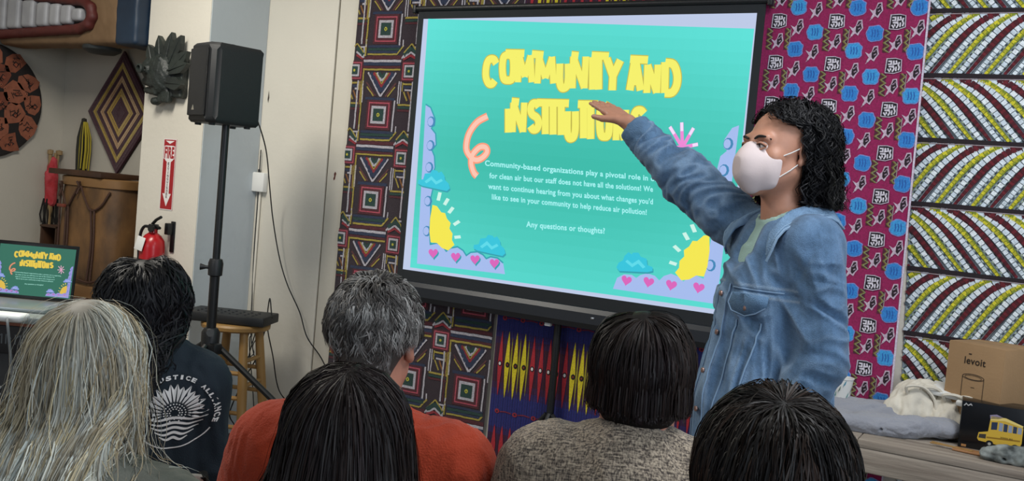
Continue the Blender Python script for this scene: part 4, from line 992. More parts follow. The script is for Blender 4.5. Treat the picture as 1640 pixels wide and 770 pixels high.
# black toy box with the school bus
bb = thing('toy_box', 'glossy black box printed with a yellow school bus', 'box', (2.485, -.215, TZ), R_(4))
MB().box((.15, .055, .078), (.30, .11, .156), .002).build('carton', mat('gloss_black_card', '0f1114', .25, bump=.03), bb)
P = Paint(); ox, oz = .055, .012
def q(pts): return [(ox+a*.00125, oz+b*.00125) for a, b in pts]
P.poly(q([(0, 22), (2, 38), (24, 44), (26, 74), (28, 84), (60, 84), (100, 72), (104, 66), (104, 26), (100, 14), (60, 12), (4, 16)]), 'c9a53a', 1)
P.poly(q([(26, 74), (28, 86), (62, 86), (104, 72), (102, 68), (60, 78)]), 'e0c874', 2); P.poly(q([(24, 88), (26, 78), (44, 80), (56, 86), (40, 92)]), '8a7f96', 2)
P.poly(q([(30, 50), (30, 70), (44, 72), (44, 52)]), '27324a', 2)
for i in range(5): P.poly(q([(48+11*i, 50), (48+11*i, 72-1.2*i), (57+11*i, 71-1.2*i), (57+11*i, 50)]), '2b3850' if i % 2 else '8a94a8', 2)
P.poly(q([(3, 24), (4, 34), (20, 36), (20, 24)]), '3a3530', 2); P.poly(q([(22, 30), (100, 34), (100, 30), (22, 26)]), '8f6c20', 2)
for x in (30, 90): P.disc(q([(x, 12)])[0], .0115, '17181a', 3, 16); P.disc(q([(x, 12)])[0], .005, 'a8a8a0', 4, 12)
P.build('bus_picture', lambda u, v, l: (u, -.0003-.0003*l, v), M['sign'], bb, False); P = Paint()
P.rect(ox-.045, oz-.008, ox-.030, oz, 'a87848', 1); P.rect(.255, .125, .285, .14, 'a85a38', 1)
P.stroke([(.006, .140), (.012, .148), (.018, .142), (.026, .148), (.030, .143)], .003, 'a8a8a8', 1)
put_text(P, 'SCHOOL BUS', lambda s, y: (ox+.068+.035*s, oz+.040+y*.006), '3a2c14', 3, .02)
P.build('print', lambda u, v, l: (u, -.0003-.0003*l, v), M['sign'], bb, False)
# cup
cp = thing('paper_cup', 'paper cup with teal leaf print on the table beside the presenter', 'cup', (2.075, -.065, .80))
P = Paint()
prof = [(.028, 0), (.029, .002), (.038, .088), (.0405, .090), (.0405, .094), (.037, .094), (.027, .004), (0, .004)]
MB().lathe(prof, n=28).build('cup', M['white_paper'], cp)
for i in range(14):
    a = i*.45; z = .02+.022*(i % 3); P.poly([(a, z), (a+.12, z+.012), (a+.30, z+.026), (a+.22, z+.008)], ['5e9a98', '6b7f6c', '3f8fa8'][i % 3], 1); P.stroke([(a+.02, z-.005), (a+.2, z+.02)], .0025, '55706a', 2)
P.build('leaf_print', lambda u, v, l: ((.029+.0105*(v/.09)+.0006+.0002*l)*math.cos(u), (.029+.0105*(v/.09)+.0006+.0002*l)*math.sin(u), v), M['sign'], cp, False)
st_ = MB().box((0, 0, .024), (.13, .13, .0485), .003).build('book', mat('grey_card', '8f9196', .8), None); st_.location = (2.07, -.065, TZ); st_.rotation_euler = (0, 0, R_(12)); tag(st_, 'small grey carton under the paper cup', 'carton')
# slats and pouch
sl_ = thing('wooden_comb', 'flat brown wooden piece with two thin slats lying on the table edge', 'wooden piece', (2.50, -.285, TZ), R_(-8))
MB().box((.03, .01, .004), (.11, .05, .007), .003).build('blade', mat('tan_leather', '9a6e48', .6, var=.1), sl_)
for a in (4, -9):
    o = MB().box((-.03, 0, .009), (.13, .006, .004), .0015).build('slat', M['pale_wood'], sl_); o.rotation_euler = (0, 0, R_(a))
s = Sdf((-.10, -.06, -.005), (.14, .06, .08), .004); s.chain([(-.07, 0, .018), (-.02, .0, .026), (.05, .01, .028), (.11, 0, .024)], [.02, .029, .030, .024], .01); s.rc((-.02, -.05, .0), (-.015, .05, .05), .004, .004, .01, 'sub')
po = sdfobj('pouch', s, mat('camouflage_cloth', '2b3030', .85, col2='9aa09c', vscale=26), None, 1, lambda V: .004*wnoise(V, 40, 4)); po.location = (2.645, -.335, TZ+.002); tag(po, 'dark grey and white mottled cloth pouch at the table edge', 'pouch')

# ================================================================ people
M['skin'] = mat('skin', 'b5826a', .5, var=.04, vscale=20, bump=.05, bscale=150)
M['skin_pale'] = mat('skin_pale', 'b07a66', .5, var=.05, vscale=20, bump=.05, bscale=150)
M['denim_dark'] = mat('dark_trousers', '23283a', .85, bump=.3, bscale=300)
M['shoe'] = mat('dark_shoe', '16161a', .6)
M['hair'] = mat('hair_strands', None, .55, attr=True, spec=.3)
M['hair_gloss'] = mat('hair_gloss', None, .5, attr=True, spec=.2)
def head_prims(s, c, f=1.0):
    c = np.array(c, float); A = lambda *p: c+np.array(p)*f
    s.el(A(0, .014, .030), (.075*f, .094*f, .088*f), .02); s.el(A(0, -.028, -.028), (.060*f, .064*f, .085*f), .03)
    for x in (-1, 1):
        s.rc(A(x*.050, .0, -.055), A(x*.012, -.068, -.098), .020*f, .018*f, .03); s.el(A(x*.042, -.058, -.022), (.022*f, .022*f, .02*f), .02)
    s.el(A(0, -.073, -.102), (.020*f, .018*f, .016*f), .02); s.rc(A(-.038, -.080, .026), A(.038, -.080, .026), .011*f, .011*f, .02)
    for x in (-1, 1): s.el(A(x*.031, -.098, .008), (.018*f, .014*f, .011*f), .012, 'sub')
    s.rc(A(0, -.090, .016), A(0, -.114, -.026), .008*f, .011*f, .012)
    for x in (-1, 1):
        s.el(A(x*.012, -.102, -.032), (.009*f, .010*f, .007*f), .006)
    s.rc(A(-.018, -.090, -.060), A(.018, -.090, -.060), .008*f, .008*f, .01); s.rc(A(-.014, -.090, -.070), A(.014, -.090, -.070), .008*f, .008*f, .008)
    for x in (-1, 1):
        s.el(A(x*.079, .014, -.006), (.009*f, .018*f, .030*f), .006, rot=Matrix.Rotation(R_(x*14), 3, 'Z') @ Matrix.Rotation(R_(12), 3, 'X')); s.el(A(x*.086, .008, -.004), (.006*f, .010*f, .018*f), .005, 'sub')
        s.el(A(x*.078, .006, -.030), (.007*f, .009*f, .011*f), .005)
    s.rc(A(0, .022, -.06), A(0, .030, -.18), .056*f, .055*f, .03)
def join_meshes(parts):
    V = np.concatenate([p[0] for p in parts]); off = 0; Q = []
    for v, q in parts: Q.append(q+off); off += len(v)
    return V, np.concatenate(Q)
def push_capsules(p, caps):
    for a, b, r in caps:
        a = np.array(a); b = np.array(b); ba = b-a; h = np.clip(((p-a)@ba)/max(ba@ba, 1e-9), 0, 1)[:, None]; q = p-a-h*ba; d = np.linalg.norm(q, axis=1, keepdims=True)
        w = q*[.25, 1, .25]; w /= np.maximum(np.linalg.norm(w, axis=1, keepdims=True), 1e-6); p = np.where(d < r, p+w*(r-d)*1.05, p)
    return p
def hair(name, parent, c, n, L, cols, R=(.079, .098, .092), thick=.02, grav=.35, stiff=.75, part=None, crown=(0, .3, .95), curl=0, cfreq=90, width=.002, seg=14, caps=(), hairline=.50, low=-.35, zcut=None, back=.15, outw=.25, noise_=.06, seed=1, mat_='hair', tipcol=None, taper=.25, radial=False, spread=None, lowfn=None, hug=.15, clump=.0, kper=24, facey=None, sway=0, zone=.25, yb=None):
    r = np.random.default_rng(seed); c = np.array(c, float)
    c0 = c+np.array([0, .014, .030]); R = np.array(R)
    d = r.normal(size=(n*4, 3)); d /= np.linalg.norm(d, axis=1, keepdims=True)
    face = (d[:, 1] < -.30) & (d[:, 2] < hairline) | (d[:, 2] < low) | ((d[:, 1] < .1) & (d[:, 2] < -.15))
    if lowfn is not None: face |= ~lowfn(d)
    d = d[~face][:n]; n = len(d)
    t = r.uniform(0, 1, n)**.8; off = thick*(.15+.85*t)
    p = c0+d*R
    Ln = (L if np.isscalar(L) else L[0])*np.ones(n) if np.isscalar(L) else r.uniform(L[0], L[1], n)
    up = np.array(crown, float); up /= np.linalg.norm(up)
    if part is not None:
        v = np.stack([np.sign(d[:, 0]-part)*1.0, np.full(n, back), np.full(n, -.1)], 1)
        w_ = np.clip((d[:, 1]+.15)/.5, 0, 1)[:, None]; v = v*(1-w_)+(d-up)*1.2*w_
        if facey is not None: w_ = np.clip((.25-d[:, 1])/.4, 0, 1)[:, None]; v = v*(1-w_)+np.stack([np.sign(d[:, 0]-part)*.55, np.full(n, 1.0), np.full(n, .1)], 1)*w_
    else: v = d-up*(1.0)
    if radial: v = d+r.normal(size=(n, 3))*.3
    nrm = d/R; nrm /= np.linalg.norm(nrm, axis=1, keepdims=True)
    v = v-nrm*(v*nrm).sum(1, keepdims=True)*(1 if not radial else 0); v /= np.maximum(np.linalg.norm(v, axis=1, keepdims=True), 1e-6)
    v = v+nrm*outw+r.normal(size=(n, 3))*noise_; v /= np.linalg.norm(v, axis=1, keepdims=True)
    st = Ln/seg; P = [p.copy()]; g = np.array([0, 0, -1.0]); side = r.normal(size=(n, 3))*noise_
    cuts = (zcut+r.uniform(-.006, .006, n)) if zcut is not None else None
    for i in range(seg):
        v = v*stiff+g*grav+side*.35+r.normal(size=(n, 3))*noise_*.3
        if spread is not None: v[:, 0] += spread*np.sign(p[:, 0]-c[0])*(c[2]-p[:, 2] > .02)
        v /= np.linalg.norm(v, axis=1, keepdims=True)
        q = p+v*st[:, None]
        if cuts is not None: fr = q[:, 2] < cuts; q[fr] = p[fr]+(q[fr]-p[fr])*.03
        rr = R+off[:, None]*min(1, (i+1)/3); e = (q-c0)/rr; k = np.linalg.norm(e, axis=1, keepdims=True); q = np.where((k < 1) | ((q[:, 2:3] > c0[2]-hug*R[2]) & (k > 1)), c0+e/np.maximum(k, 1e-6)*rr, q)
        q = push_capsules(q, [(a, b, w+.010) for a, b, w in caps]) if caps else q
        if facey is not None:
            fz = (q[:, 2] < c0[2]+.045) & (q[:, 1] < c[1]+facey+off*.3); q[fz, 1] = (c[1]+facey+off*.3)[fz]
        if yb is not None:
            dz = np.clip((c[2]-.055-q[:, 2])/.07, 0, 1); lim = (.085+(yb-.085)*dz)*(1-.35*np.clip((np.abs(q[:, 0])-.08)/.12, 0, 1))+off*.6; bk = (q[:, 1] > -.01) & (dz > 0); q[bk, 1] = np.maximum(q[bk, 1], lim[bk])
        vv = q-p; ln = np.linalg.norm(vv, axis=1, keepdims=True); v = np.where(ln > 1e-5, vv/np.maximum(ln, 1e-6), v); p = q; P.append(p.copy())
    P = np.stack(P, 1)                                           # n, seg+1, 3
    s = np.linspace(0, 1, seg+1); K = max(1, n//kper); gi = np.arange(K); root_ = P[:, 0]
    near = np.empty(n, int)
    for a0 in range(0, n, 800): near[a0:a0+800] = ((root_[a0:a0+800, None]-root_[None, :K])**2).sum(2).argmin(1)
    if clump: cw = (clump*np.clip(s*1.6, 0, 1))[None, :, None]*r.uniform(.55, 1, n)[:, None, None]; P = P*(1-cw)+(P[near]+(root_-root_[near])[:, None]*.35)*cw
    if sway: P[:, :, 0] += sway*np.maximum(0, c[2]+.02-P[:, :, 2])
    T = np.gradient(P, axis=1); T /= np.maximum(np.linalg.norm(T, axis=2, keepdims=True), 1e-6)
    ctr = np.broadcast_to(c0, P.shape).copy(); below = P[:, :, 2] < c0[2]; ctr[:, :, 2] = np.where(below, P[:, :, 2]-.02, ctr[:, :, 2])
    O = P-ctr; O -= T*(O*T).sum(2, keepdims=True); O /= np.maximum(np.linalg.norm(O, axis=2, keepdims=True), 1e-6)
    B = np.cross(T, O)
    if curl:
        ph = r.uniform(0, 6.28, n); fq = r.uniform(.7, 1.3, n); ph = (ph[near]+r.normal(0, .35, n) if clump else ph)[:, None]; fq = fq[near] if clump else fq; fr = (cfreq*fq)[:, None]*(s*1.0)[None, :]*Ln[:, None]; am = curl*np.minimum(1, s*2.5)[None, :]*r.uniform(.5, 1.2, n)[:, None]
        P = P+(O*np.abs(np.cos(ph+fr))[..., None]*.9+B*np.sin(ph+fr)[..., None])*am[..., None]
        T = np.gradient(P, axis=1); T /= np.maximum(np.linalg.norm(T, axis=2, keepdims=True), 1e-6); B = np.cross(T, O)
    w = width*r.uniform(.6, 1.4, n)[:, None]*np.maximum(0.06, 1-np.maximum(0, (s-(1-taper))/taper))[None, :]*np.minimum(1, .5+s*6)[None, :]
    tw = r.normal(0, .45, n)[:, None]; B = B*np.cos(tw)[..., None]+O*np.sin(tw)[..., None]
    V = np.stack([P-B*w[..., None], P+B*w[..., None]], 2).reshape(-1, 3)
    m = seg+1; base = (np.arange(n)*m*2)[:, None]; k = (np.arange(seg)*2)[None, :]; b = (base+k).reshape(-1)
    F = np.stack([b, b+1, b+3, b+2], 1)
    cl = np.array([lin(x) for x in cols]); wi = r.integers(0, len(cols), n); mixv = r.uniform(0, 1, (n, 1)); cc = cl[wi]*mixv+cl[(wi+1) % len(cols)]*(1-mixv); cc = (cc*.22+cc[near]*.78 if clump else cc)*r.uniform(.8, 1.2, (n, 1))
    cc = cc*(1+zone*wnoise(root_-c, 16, seed))[:, None]
    C = np.repeat(cc[:, None, :], m, 1)
    if tipcol is not None: C = C*(1-s[None, :, None])+np.array(lin(tipcol))*s[None, :, None]*1.0
    C = np.repeat(C, 2, 1).reshape(-1, 3)
    return V, F, C
def hair_obj(name, parent, sets, m='hair', capcol=None, capsdf=None):
    Vs, Fs, Cs = [], [], []; off = 0
    if capsdf is not None:
        V, Q = capsdf.mesh(); V = smoothv(V, Q, 2); sets = list(sets)+[(V, Q, np.tile(np.array(lin(capcol)), (len(V), 1)))]
    for V, F, C in sets: Vs.append(V); Fs.append(F+off); Cs.append(C); off += len(V)
    return fastmesh(name, np.concatenate(Vs), np.concatenate(Fs), parent, M[m], True, cols=np.concatenate(Cs))

# ---------------------------------------------------------------- seated listeners
def folds(V, seed, amp=.006, sc=14):
    n1 = wnoise(V*[1, 1, .55], sc, seed, 3); return amp*(1-2*np.abs(n1))*.8+amp*.4*wnoise(V, sc*.5, seed+5, 2)
def hand_prims(s, w, d, up, L=1.0, side=1, curl=.25, k=.006, spread=.12):
    """w wrist, d direction of the fingers, up back-of-hand normal, side = thumb side (+1/-1)"""
    w = np.array(w, float); d = np.array(d, float); d /= np.linalg.norm(d); up = np.array(up, float); up -= d*(up@d); up /= np.linalg.norm(up); x = np.cross(d, up)*side
    # x points to the thumb side
    palm = [w+d*.015*L, w+d*.085*L]
    for o_ in (-.026, -.009, .009, .026): s.rc(w+d*.012*L+x*o_*.7, palm[1]+x*o_*L+d*(.004 if abs(o_) < .01 else 0), .0125*L, .0105*L, .012)
    for o_, ln, r in ((.028, .070, .0083), (.0095, .080, .0086), (-.0095, .074, .0082), (-.027, .058, .0072)):
        a = palm[1]+x*o_*L; dd = d+x*o_*spread*10*.3; dd /= np.linalg.norm(dd); p = a; ang = 0
        for q, fr in enumerate((.45, .30, .25)):
            ang += curl*(.5 if q == 0 else .8); v = dd*math.cos(ang)-up*math.sin(ang); nx = p+v*ln*fr*L; s.rc(p, nx, r*(1-.1*q)*L, r*(1-.1*(q+1))*L, k); p = nx
    a = w+d*.028*L+x*.024*L; v = (d*.75+x*.6-up*.25); v /= np.linalg.norm(v); b = a+v*.042*L; v2 = d*.93+x*.22-up*.2; v2 /= np.linalg.norm(v2); e = b+v2*.034*L
    s.rc(a, b, .013*L, .0098*L, .010); s.rc(b, e, .0098*L, .0078*L, .004)
def chair(loc, rz, label, m):
    t = thing('folding_chair', label, 'chair', loc, rz, 'folding chairs of the audience')
    MB().box((0, -.02, .435), (.42, .40, .022), .009).build('seat', m, t); MB().box((0, .225, .70), (.40, .018, .20), .008, Matrix.Rotation(R_(-8), 3, 'X') if False else None).build('backrest', m, t)
    for x in (-.2, .2):
        MB().tube([(x, -.20, .0), (x, -.02, .42), (x*.98, .225, .80)], .011, 8).build('leg', M['black'], t); MB().tube([(x*.94, .22, .0), (x*.94, .0, .42)], .011, 8).build('leg', M['black'], t)
    return t
def seated(label, headpx, D, rz, top_mat, skin, wide=1.0, headturn=0, headtilt=0, chair_label='', chair_mat=None, neckz=0, headoff=(0, 0), arm=1.0, topdisp=None, topcols=None, lean=0, elb=.235):
    h = atd(headpx[0], headpx[1], D); zc = h[2]-.118                # headpx marks the top of the skull
    hx, hy = headoff; c, s_ = math.cos(rz), math.sin(rz); hl = np.array([hx, -.03+hy, 1.17])
    scale = (zc+neckz)/1.17
    root = thing('person', label, 'person', (h[0]-(c*hl[0]-s_*hl[1])*1.0, h[1]-(s_*hl[0]+c*hl[1])*1.0, 0), rz)
    S = lambda x, y, z: np.array([x*wide, y, z*scale])
    hc = np.array([hl[0], hl[1], zc])
    b = Sdf((-.34, -.72, .0), (.34, .22, zc+.14), .0065)
    head_prims(b, hc)
    nb = S(0, .01, .99); b.rc(hc+[0, .03, -.09], nb, .055, .06, .03); b.rc(S(-.13, .0, .955), S(.13, .0, .955), .055, .055, .06); b.el(S(0, .0, .80), (.155*wide, .10, .22), .05); b.el(S(0, .02, .56), (.15*wide, .11, .11), .05)
    el_ = [S(x*elb, -.04, .70) for x in (-1, 1)]; wr = [S(x*.13, -.27, .60) for x in (-1, 1)]
    for k, x in enumerate((-1, 1)):
        b.chain([S(x*.175, .0, .945), el_[k], wr[k]], [.045, .036, .026], .03); hand_prims(b, wr[k], (-x*.35, -1, -.12), (0, 0, 1), 1.0, -x, .35)
        b.chain([S(x*.09, .0, .52), (x*.12, -.38, .50*scale), (x*.13, -.35, .11)], [.075, .052, .036], .03); b.rc((x*.13, -.35, .06), (x*.135, -.48, .035), .034, .025, .02)
    sdfobj('body', b, skin, root, 1)
    t = Sdf((-.42, -.42, .42*scale), (.42, .26, zc-.02), .0065)
    t.rc(S(-.135, .005, .945), S(.135, .005, .945), .078, .078, .08); t.rc(S(0, .02, .965), S(0, .012, 1.005), .085, .062, .05); t.el(S(0, .005, .80), (.19*wide, .135, .24), .06); t.el(S(0, .015, .58), (.185*wide, .15, .13), .06)
    for k, x in enumerate((-1, 1)): t.chain([S(x*.17, .0, .935), el_[k]+[x*.008, 0, 0], wr[k]+[0, .035, 0]], [.072*arm, .058*arm, .040], .05)
    t.rc(hc+[0, .03, -.10], S(0, -.02, 1.06), .058, .062, .006, 'sub'); t.rc(S(0, -.10, 1.0), S(0, -.05, 1.05), .05, .06, .01, 'sub')
    # elbows etc
    o = sdfobj('top', t, top_mat, root, 2, topdisp or (lambda V: folds(V, int(headpx[0]), .006)), topcols)
    p = Sdf((-.30, -.60, .05), (.30, .20, .70*scale), .011)
    p.el(S(0, .03, .53), (.175*wide, .14, .105), .04)
    for x in (-1, 1): p.chain([S(x*.09, .0, .525), (x*.12, -.39, .51*scale), (x*.13, -.35, .11)], [.095, .072, .058], .03)
    sdfobj('trousers', p, M['denim_dark'], root, 1, lambda V: folds(V, 5, .006))
    for x in (-1, 1):
        q = Sdf((x*.13-.07, -.56, .0), (x*.13+.08, -.26, .14), .009); q.rc((x*.13, -.34, .05), (x*.137, -.49, .034), .045, .036, .02); q.bx((x*.135, -.415, .012), (.045, .115, .012), .008, .01)
        sdfobj('shoe', q, M['shoe'], root, 1)
    sh = [(S(-.15, .0, .945), S(.15, .0, .945), .078), (S(0, .02, .90), S(0, .01, .60), .115), (S(-.09, .02, .82), S(-.1, .02, .6), .12), (S(.09, .02, .82), S(.1, .02, .6), .12)]
    chair((root.location.x+s_*(-.02), root.location.y+c*.02, 0), rz, chair_label, chair_mat or M['chair'])
    return root, hc, sh
M['chair'] = mat('beige_chair_metal', 'b9b6ae', .5)
CH = 'folding metal chair under the listener '

# 1 white-haired woman
m_ = mat('floral_blouse', '6d6f66', .8, col2='33403a', vscale=9, bump=.2, bscale=200)
r1, hc, sh = seated('seated listener from behind with long loose silver-blonde hair and a mottled blouse', (153, 480), 1.5, R_(204), m_, M['skin_pale'], 1.0, chair_label=CH+'with long silver-blonde hair')
WH_ = ['acaa9e', 'dcded2', '867c6a', 'bfb08a', '776f64', 'd0dad6', 'a08d6a']
cap = Sdf(hc-[.13, .15, .30], hc+[.13, .17, .15], .006); cap.el(hc+[0, .014, .030], (.077, .096, .090), .02); cap.rc(hc+[0, .02, .0], hc+[0, .03, -.24], .060, .050, .03)
sets = [hair('h', r1, hc, 13000, (.42, .62), WH_, R=(.074, .095, .089), thick=.012, grav=.34, stiff=.80, part=0.0, width=.0008, seg=18, zone=.4, caps=sh, curl=.004, cfreq=24, noise_=.03, seed=3, outw=.0, low=-.55, spread=.004, back=.5, clump=.85, kper=60, yb=.150, hug=.4),
        hair('h', r1, hc, 260, (.40, .60), WH_, thick=.022, grav=.30, stiff=.82, part=0.0, width=.0005, seg=20, caps=sh, curl=.010, cfreq=45, noise_=.14, seed=4, outw=.05, low=-.5, spread=.008, back=.5)]
hair_obj('hair', r1, sets, 'hair', '857f72', cap)

# 2 curly black-haired woman in a printed t-shirt
r2, hc, sh = seated('seated listener with long black curls in a dark t-shirt with white sunflower emblem', (238, 420), 2.25, R_(214), mat('navy_tshirt', '10222e', .85, bump=.2, bscale=300), M['skin'], .74, arm=.75, elb=.20, chair_label=CH+'with long black curls', headoff=(.03, 0), neckz=.07)
BK = ['0c0d10', '15161a', '1d1f24', '0a0a0c']
cap = Sdf(hc-[.14, .16, .34], hc+[.14, .18, .15], .007); cap.el(hc+[0, .016, .032], (.080, .10, .094), .02); cap.rc(hc+[0, .05, -.02], hc+[0, .06, -.16], .085, .06, .05)
sets = [hair('h', r2, hc, 7000, (.34, .48), BK, thick=.026, grav=.36, stiff=.78, part=.1, width=.0014, seg=26, caps=sh, curl=.016, cfreq=62, noise_=.10, seed=8, outw=.1, low=-.55, back=.5, spread=.0, clump=.6, kper=14, hug=.3, sway=.20, yb=.185)]
hair_obj('hair', r2, sets, 'hair_gloss', '0a0a0c', cap)
# sunflower emblem printed on the back
def onback(rt, S0, cx, cz, R0):
    """flat print laid on the back of the shirt: found by casting onto the shirt mesh"""
    top = [o for o in rt.children if o.name.startswith('top')][0]; me = top.data
    from mathutils.bvhtree import BVHTree
    bvh = BVHTree.FromPolygons([v.co for v in me.vertices], [tuple(p.vertices) for p in me.polygons])
    def f(u, v, l):
        x, z = cx+u*R0, cz+v*R0; hit = bvh.ray_cast(Vector((x, .6, z)), Vector((0, -1, 0)))
        y = hit[0].y if hit[0] else .1
        return (x, y+.0015+.0004*l, z)
    return f
P = Paint(); WHT = 'e6eaea'
for i in range(17):
    a = PI*(i/16)*1.12-.2; c_, s_ = math.cos(a), math.sin(a); L0, L1 = .30, .80+.05*math.sin(i*2.4)
    q = lambda r, t: (c_*r-s_*t, s_*r+c_*t)
    P.poly([q(L0, -.02), q(L0+.18, -.075), q(L0+.34, -.07), q(L1, 0)], WHT, 1); P.poly([q(L0, .02), q(L1, .012), q(L0+.34, .085), q(L0+.18, .085)], WHT, 1)
for k, rr in enumerate((.12, .18, .26)):
    for i in range(10+6*k): a = 2*PI*i/(10+6*k); P.rect(rr*math.cos(a)-.02, rr*math.sin(a)-.02, rr*math.cos(a)+.015, rr*math.sin(a)+.015, WHT, 1)
for k in range(5):
    z0 = -.18-.14*k; w_ = .80-.12*k
    P.stroke([tuple(p) for p in catmull([(-w_, z0+.08), (-w_*.5, z0-.02), (0, z0+.04), (w_*.5, z0-.03), (w_, z0+.05)], 6)], .075, WHT, 1, taper=lambda t: .25+.75*math.sin(PI*t))
def arc_text(txt, a0, a1, r, h, col=WHT, inv=False):
    n = len(txt)
    for i, ch in enumerate(txt):
        if ch == ' ': continue
        a = a0+(a1-a0)*(i+.5)/n; rad = R_(a); t = (math.sin(rad), -math.cos(rad)) if not inv else (-math.sin(rad), math.cos(rad)); nrm = (math.cos(rad), math.sin(rad)) if not inv else (-math.cos(rad), -math.sin(rad))
        w_ = abs(R_(a1-a0))*r/n*.8
        if ch in 'IJ': w_ *= .5
        put_text(P, ch, lambda s, y: (nrm[0]*(r+y*h*(1 if not inv else 1))+t[0]*(s-.5)*w_, nrm[1]*(r+y*h)+t[1]*(s-.5)*w_) if not inv else (math.cos(rad)*r+nrm[0]*y*h+t[0]*(s-.5)*w_, math.sin(rad)*r+nrm[1]*y*h+t[1]*(s-.5)*w_), col, 1, .05)
arc_text('CLIMATE JUSTICE ALLIANCE', 205, -25, .95, .16)
P.stroke([(1.0*math.cos(a), 1.0*math.sin(a)) for a in np.linspace(R_(215), R_(325), 24)], .035, WHT, 1)
# person's back faces +Y, seen from there +X is on the left: mirror so it reads
fb = onback(r2, None, -.092, hc[2]-.207, .080)
P.build('emblem', lambda u, v, l: fb(-u, v, l), mat('white_shirt_ink', None, .8, attr=True), [o for o in r2.children if o.name.startswith('top')][0], False)

# 3 grey-haired man in an orange sweater
r3, hc, sh = seated('seated listener with short wavy grey hair wearing a rust orange sweater', (608, 449), 1.86, R_(203), mat('rust_sweater', 'a83818', .92, bump=.35, bscale=260, sheen=.1, var=.05), M['skin_pale'], 1.12, chair_label=CH+'in the rust orange sweater', arm=1.05)
GY = ['403c3a', '625e5b', '8a8683', 'a8a7a4', '4c4845', '332f2d']
cap = Sdf(hc-[.12, .14, .12], hc+[.12, .15, .15], .005); cap.el(hc+[0, .014, .030], (.078, .097, .091), .02); cap.rc(hc+[0, .06, -.02], hc+[0, .055, -.075], .055, .048, .03)
sets = [hair('h', r3, hc, 11000, (.040, .070), GY, thick=.017, grav=.10, stiff=.88, width=.0010, seg=9, curl=.006, cfreq=75, noise_=.14, clump=.65, kper=22, seed=11, outw=.30, low=-.72, hug=2, taper=.5, hairline=.45, lowfn=lambda d: ~((np.abs(d[:, 0]) > .60) & (d[:, 2] < .02))),
        hair('h', r3, hc+[0, .02, -.05], 2200, (.02, .035), GY[:3]+GY[-1:], R=(.066, .072, .07), thick=.006, grav=.35, stiff=.8, width=.0010, seg=6, hug=2, curl=.002, noise_=.1, seed=12, outw=.25, low=-.85, hairline=2, lowfn=lambda d: (d[:, 1] > .35) & (np.abs(d[:, 0]) < .75))]
hair_obj('hair', r3, sets, 'hair', '45413e', cap)

# 4 woman with long straight dark hair
r4, hc, sh = seated('seated listener in front with long straight dark brown hair covering her back', (568, 583), 1.32, R_(207), mat('grey_knit', '9a9ca0', .9, bump=.3, bscale=240), M['skin'], .95, chair_label=CH+'with long straight dark hair')
DK = ['120d0c', '1c1412', '2a1e1a', '0e0a0a', '22181a']
cap = Sdf(hc-[.12, .14, .40], hc+[.12, .18, .15], .006); cap.el(hc+[0, .014, .030], (.077, .096, .090), .02); cap.rc(hc+[0, .02, .0], hc+[0, .03, -.30], .060, .050, .03)
sets = [hair('h', r4, hc, 10000, (.50, .66), DK, thick=.014, grav=.34, stiff=.80, part=-.10, width=.0008, seg=16, caps=sh, curl=.002, cfreq=18, noise_=.045, seed=15, outw=.06, low=-.6, spread=.006, back=.35, clump=.5, kper=30, hug=.3, yb=.150)]
hair_obj('hair', r4, sets, 'hair_gloss', '0e0a0a', cap)

# 5 woman with a dark bob and tweed jacket
def tweed(name):
    m = mat(name, '8d8478', .95, bump=.5, bscale=220, sheen=.2); nt = m.node_tree; N, L = nt.nodes, nt.links; b = N['Principled BSDF']; tc = N.new('ShaderNodeTexCoord'); out = None
    for sc in ((1, 1, .12), (.12, 1, 1)):
        mp = N.new('ShaderNodeMapping'); mp.inputs['Scale'].default_value = sc; n = N.new('ShaderNodeTexNoise'); n.inputs['Scale'].default_value = 330; n.inputs['Detail'].default_value = 2; L.new(tc.outputs['Object'], mp.inputs[0]); L.new(mp.outputs[0], n.inputs['Vector'])
        if out is None: out = n.outputs['Fac']
        else:
            a = N.new('ShaderNodeMath'); a.operation = 'ADD'; L.new(out, a.inputs[0]); L.new(n.outputs['Fac'], a.inputs[1]); out = a.outputs[0]
    cr_ = N.new('ShaderNodeValToRGB'); e = cr_.color_ramp.elements; e[0].position = .40; e[0].color = (*lin('443b35'), 1); e[1].position = .62; e[1].color = (*lin('b8a893'), 1)
    h = N.new('ShaderNodeMath'); h.operation = 'MULTIPLY'; h.inputs[1].default_value = .5; L.new(out, h.inputs[0]); L.new(h.outputs[0], cr_.inputs[0]); L.new(cr_.outputs[0], b.inputs['Base Color']); return m
r5, hc, sh = seated('seated listener with a glossy dark chin-length bob and beige tweed jacket', (1036, 503), 1.74, R_(200), tweed('beige_tweed'), M['skin_pale'], 1.0, neckz=.045, chair_label=CH+'in the tweed jacket', arm=1.1)
cap = Sdf(hc-[.14, .16, .16], hc+[.14, .17, .15], .006); cap.el(hc+[0, .014, .032], (.079, .098, .093), .02); cap.el(hc+[0, .025, -.04], (.076, .08, .065), .04)
sets = [hair('h', r5, hc, 9500, (.30, .34), DK, thick=.022, grav=.40, stiff=.78, part=.12, width=.0009, seg=15, curl=0.001, cfreq=12, noise_=.03, seed=19, outw=.08, low=-.6, spread=.003, zcut=hc[2]-.056, back=.3, clump=.35, kper=30, hug=.5)]
hair_obj('hair', r5, sets, 'hair_gloss', '0e0a0a', cap)

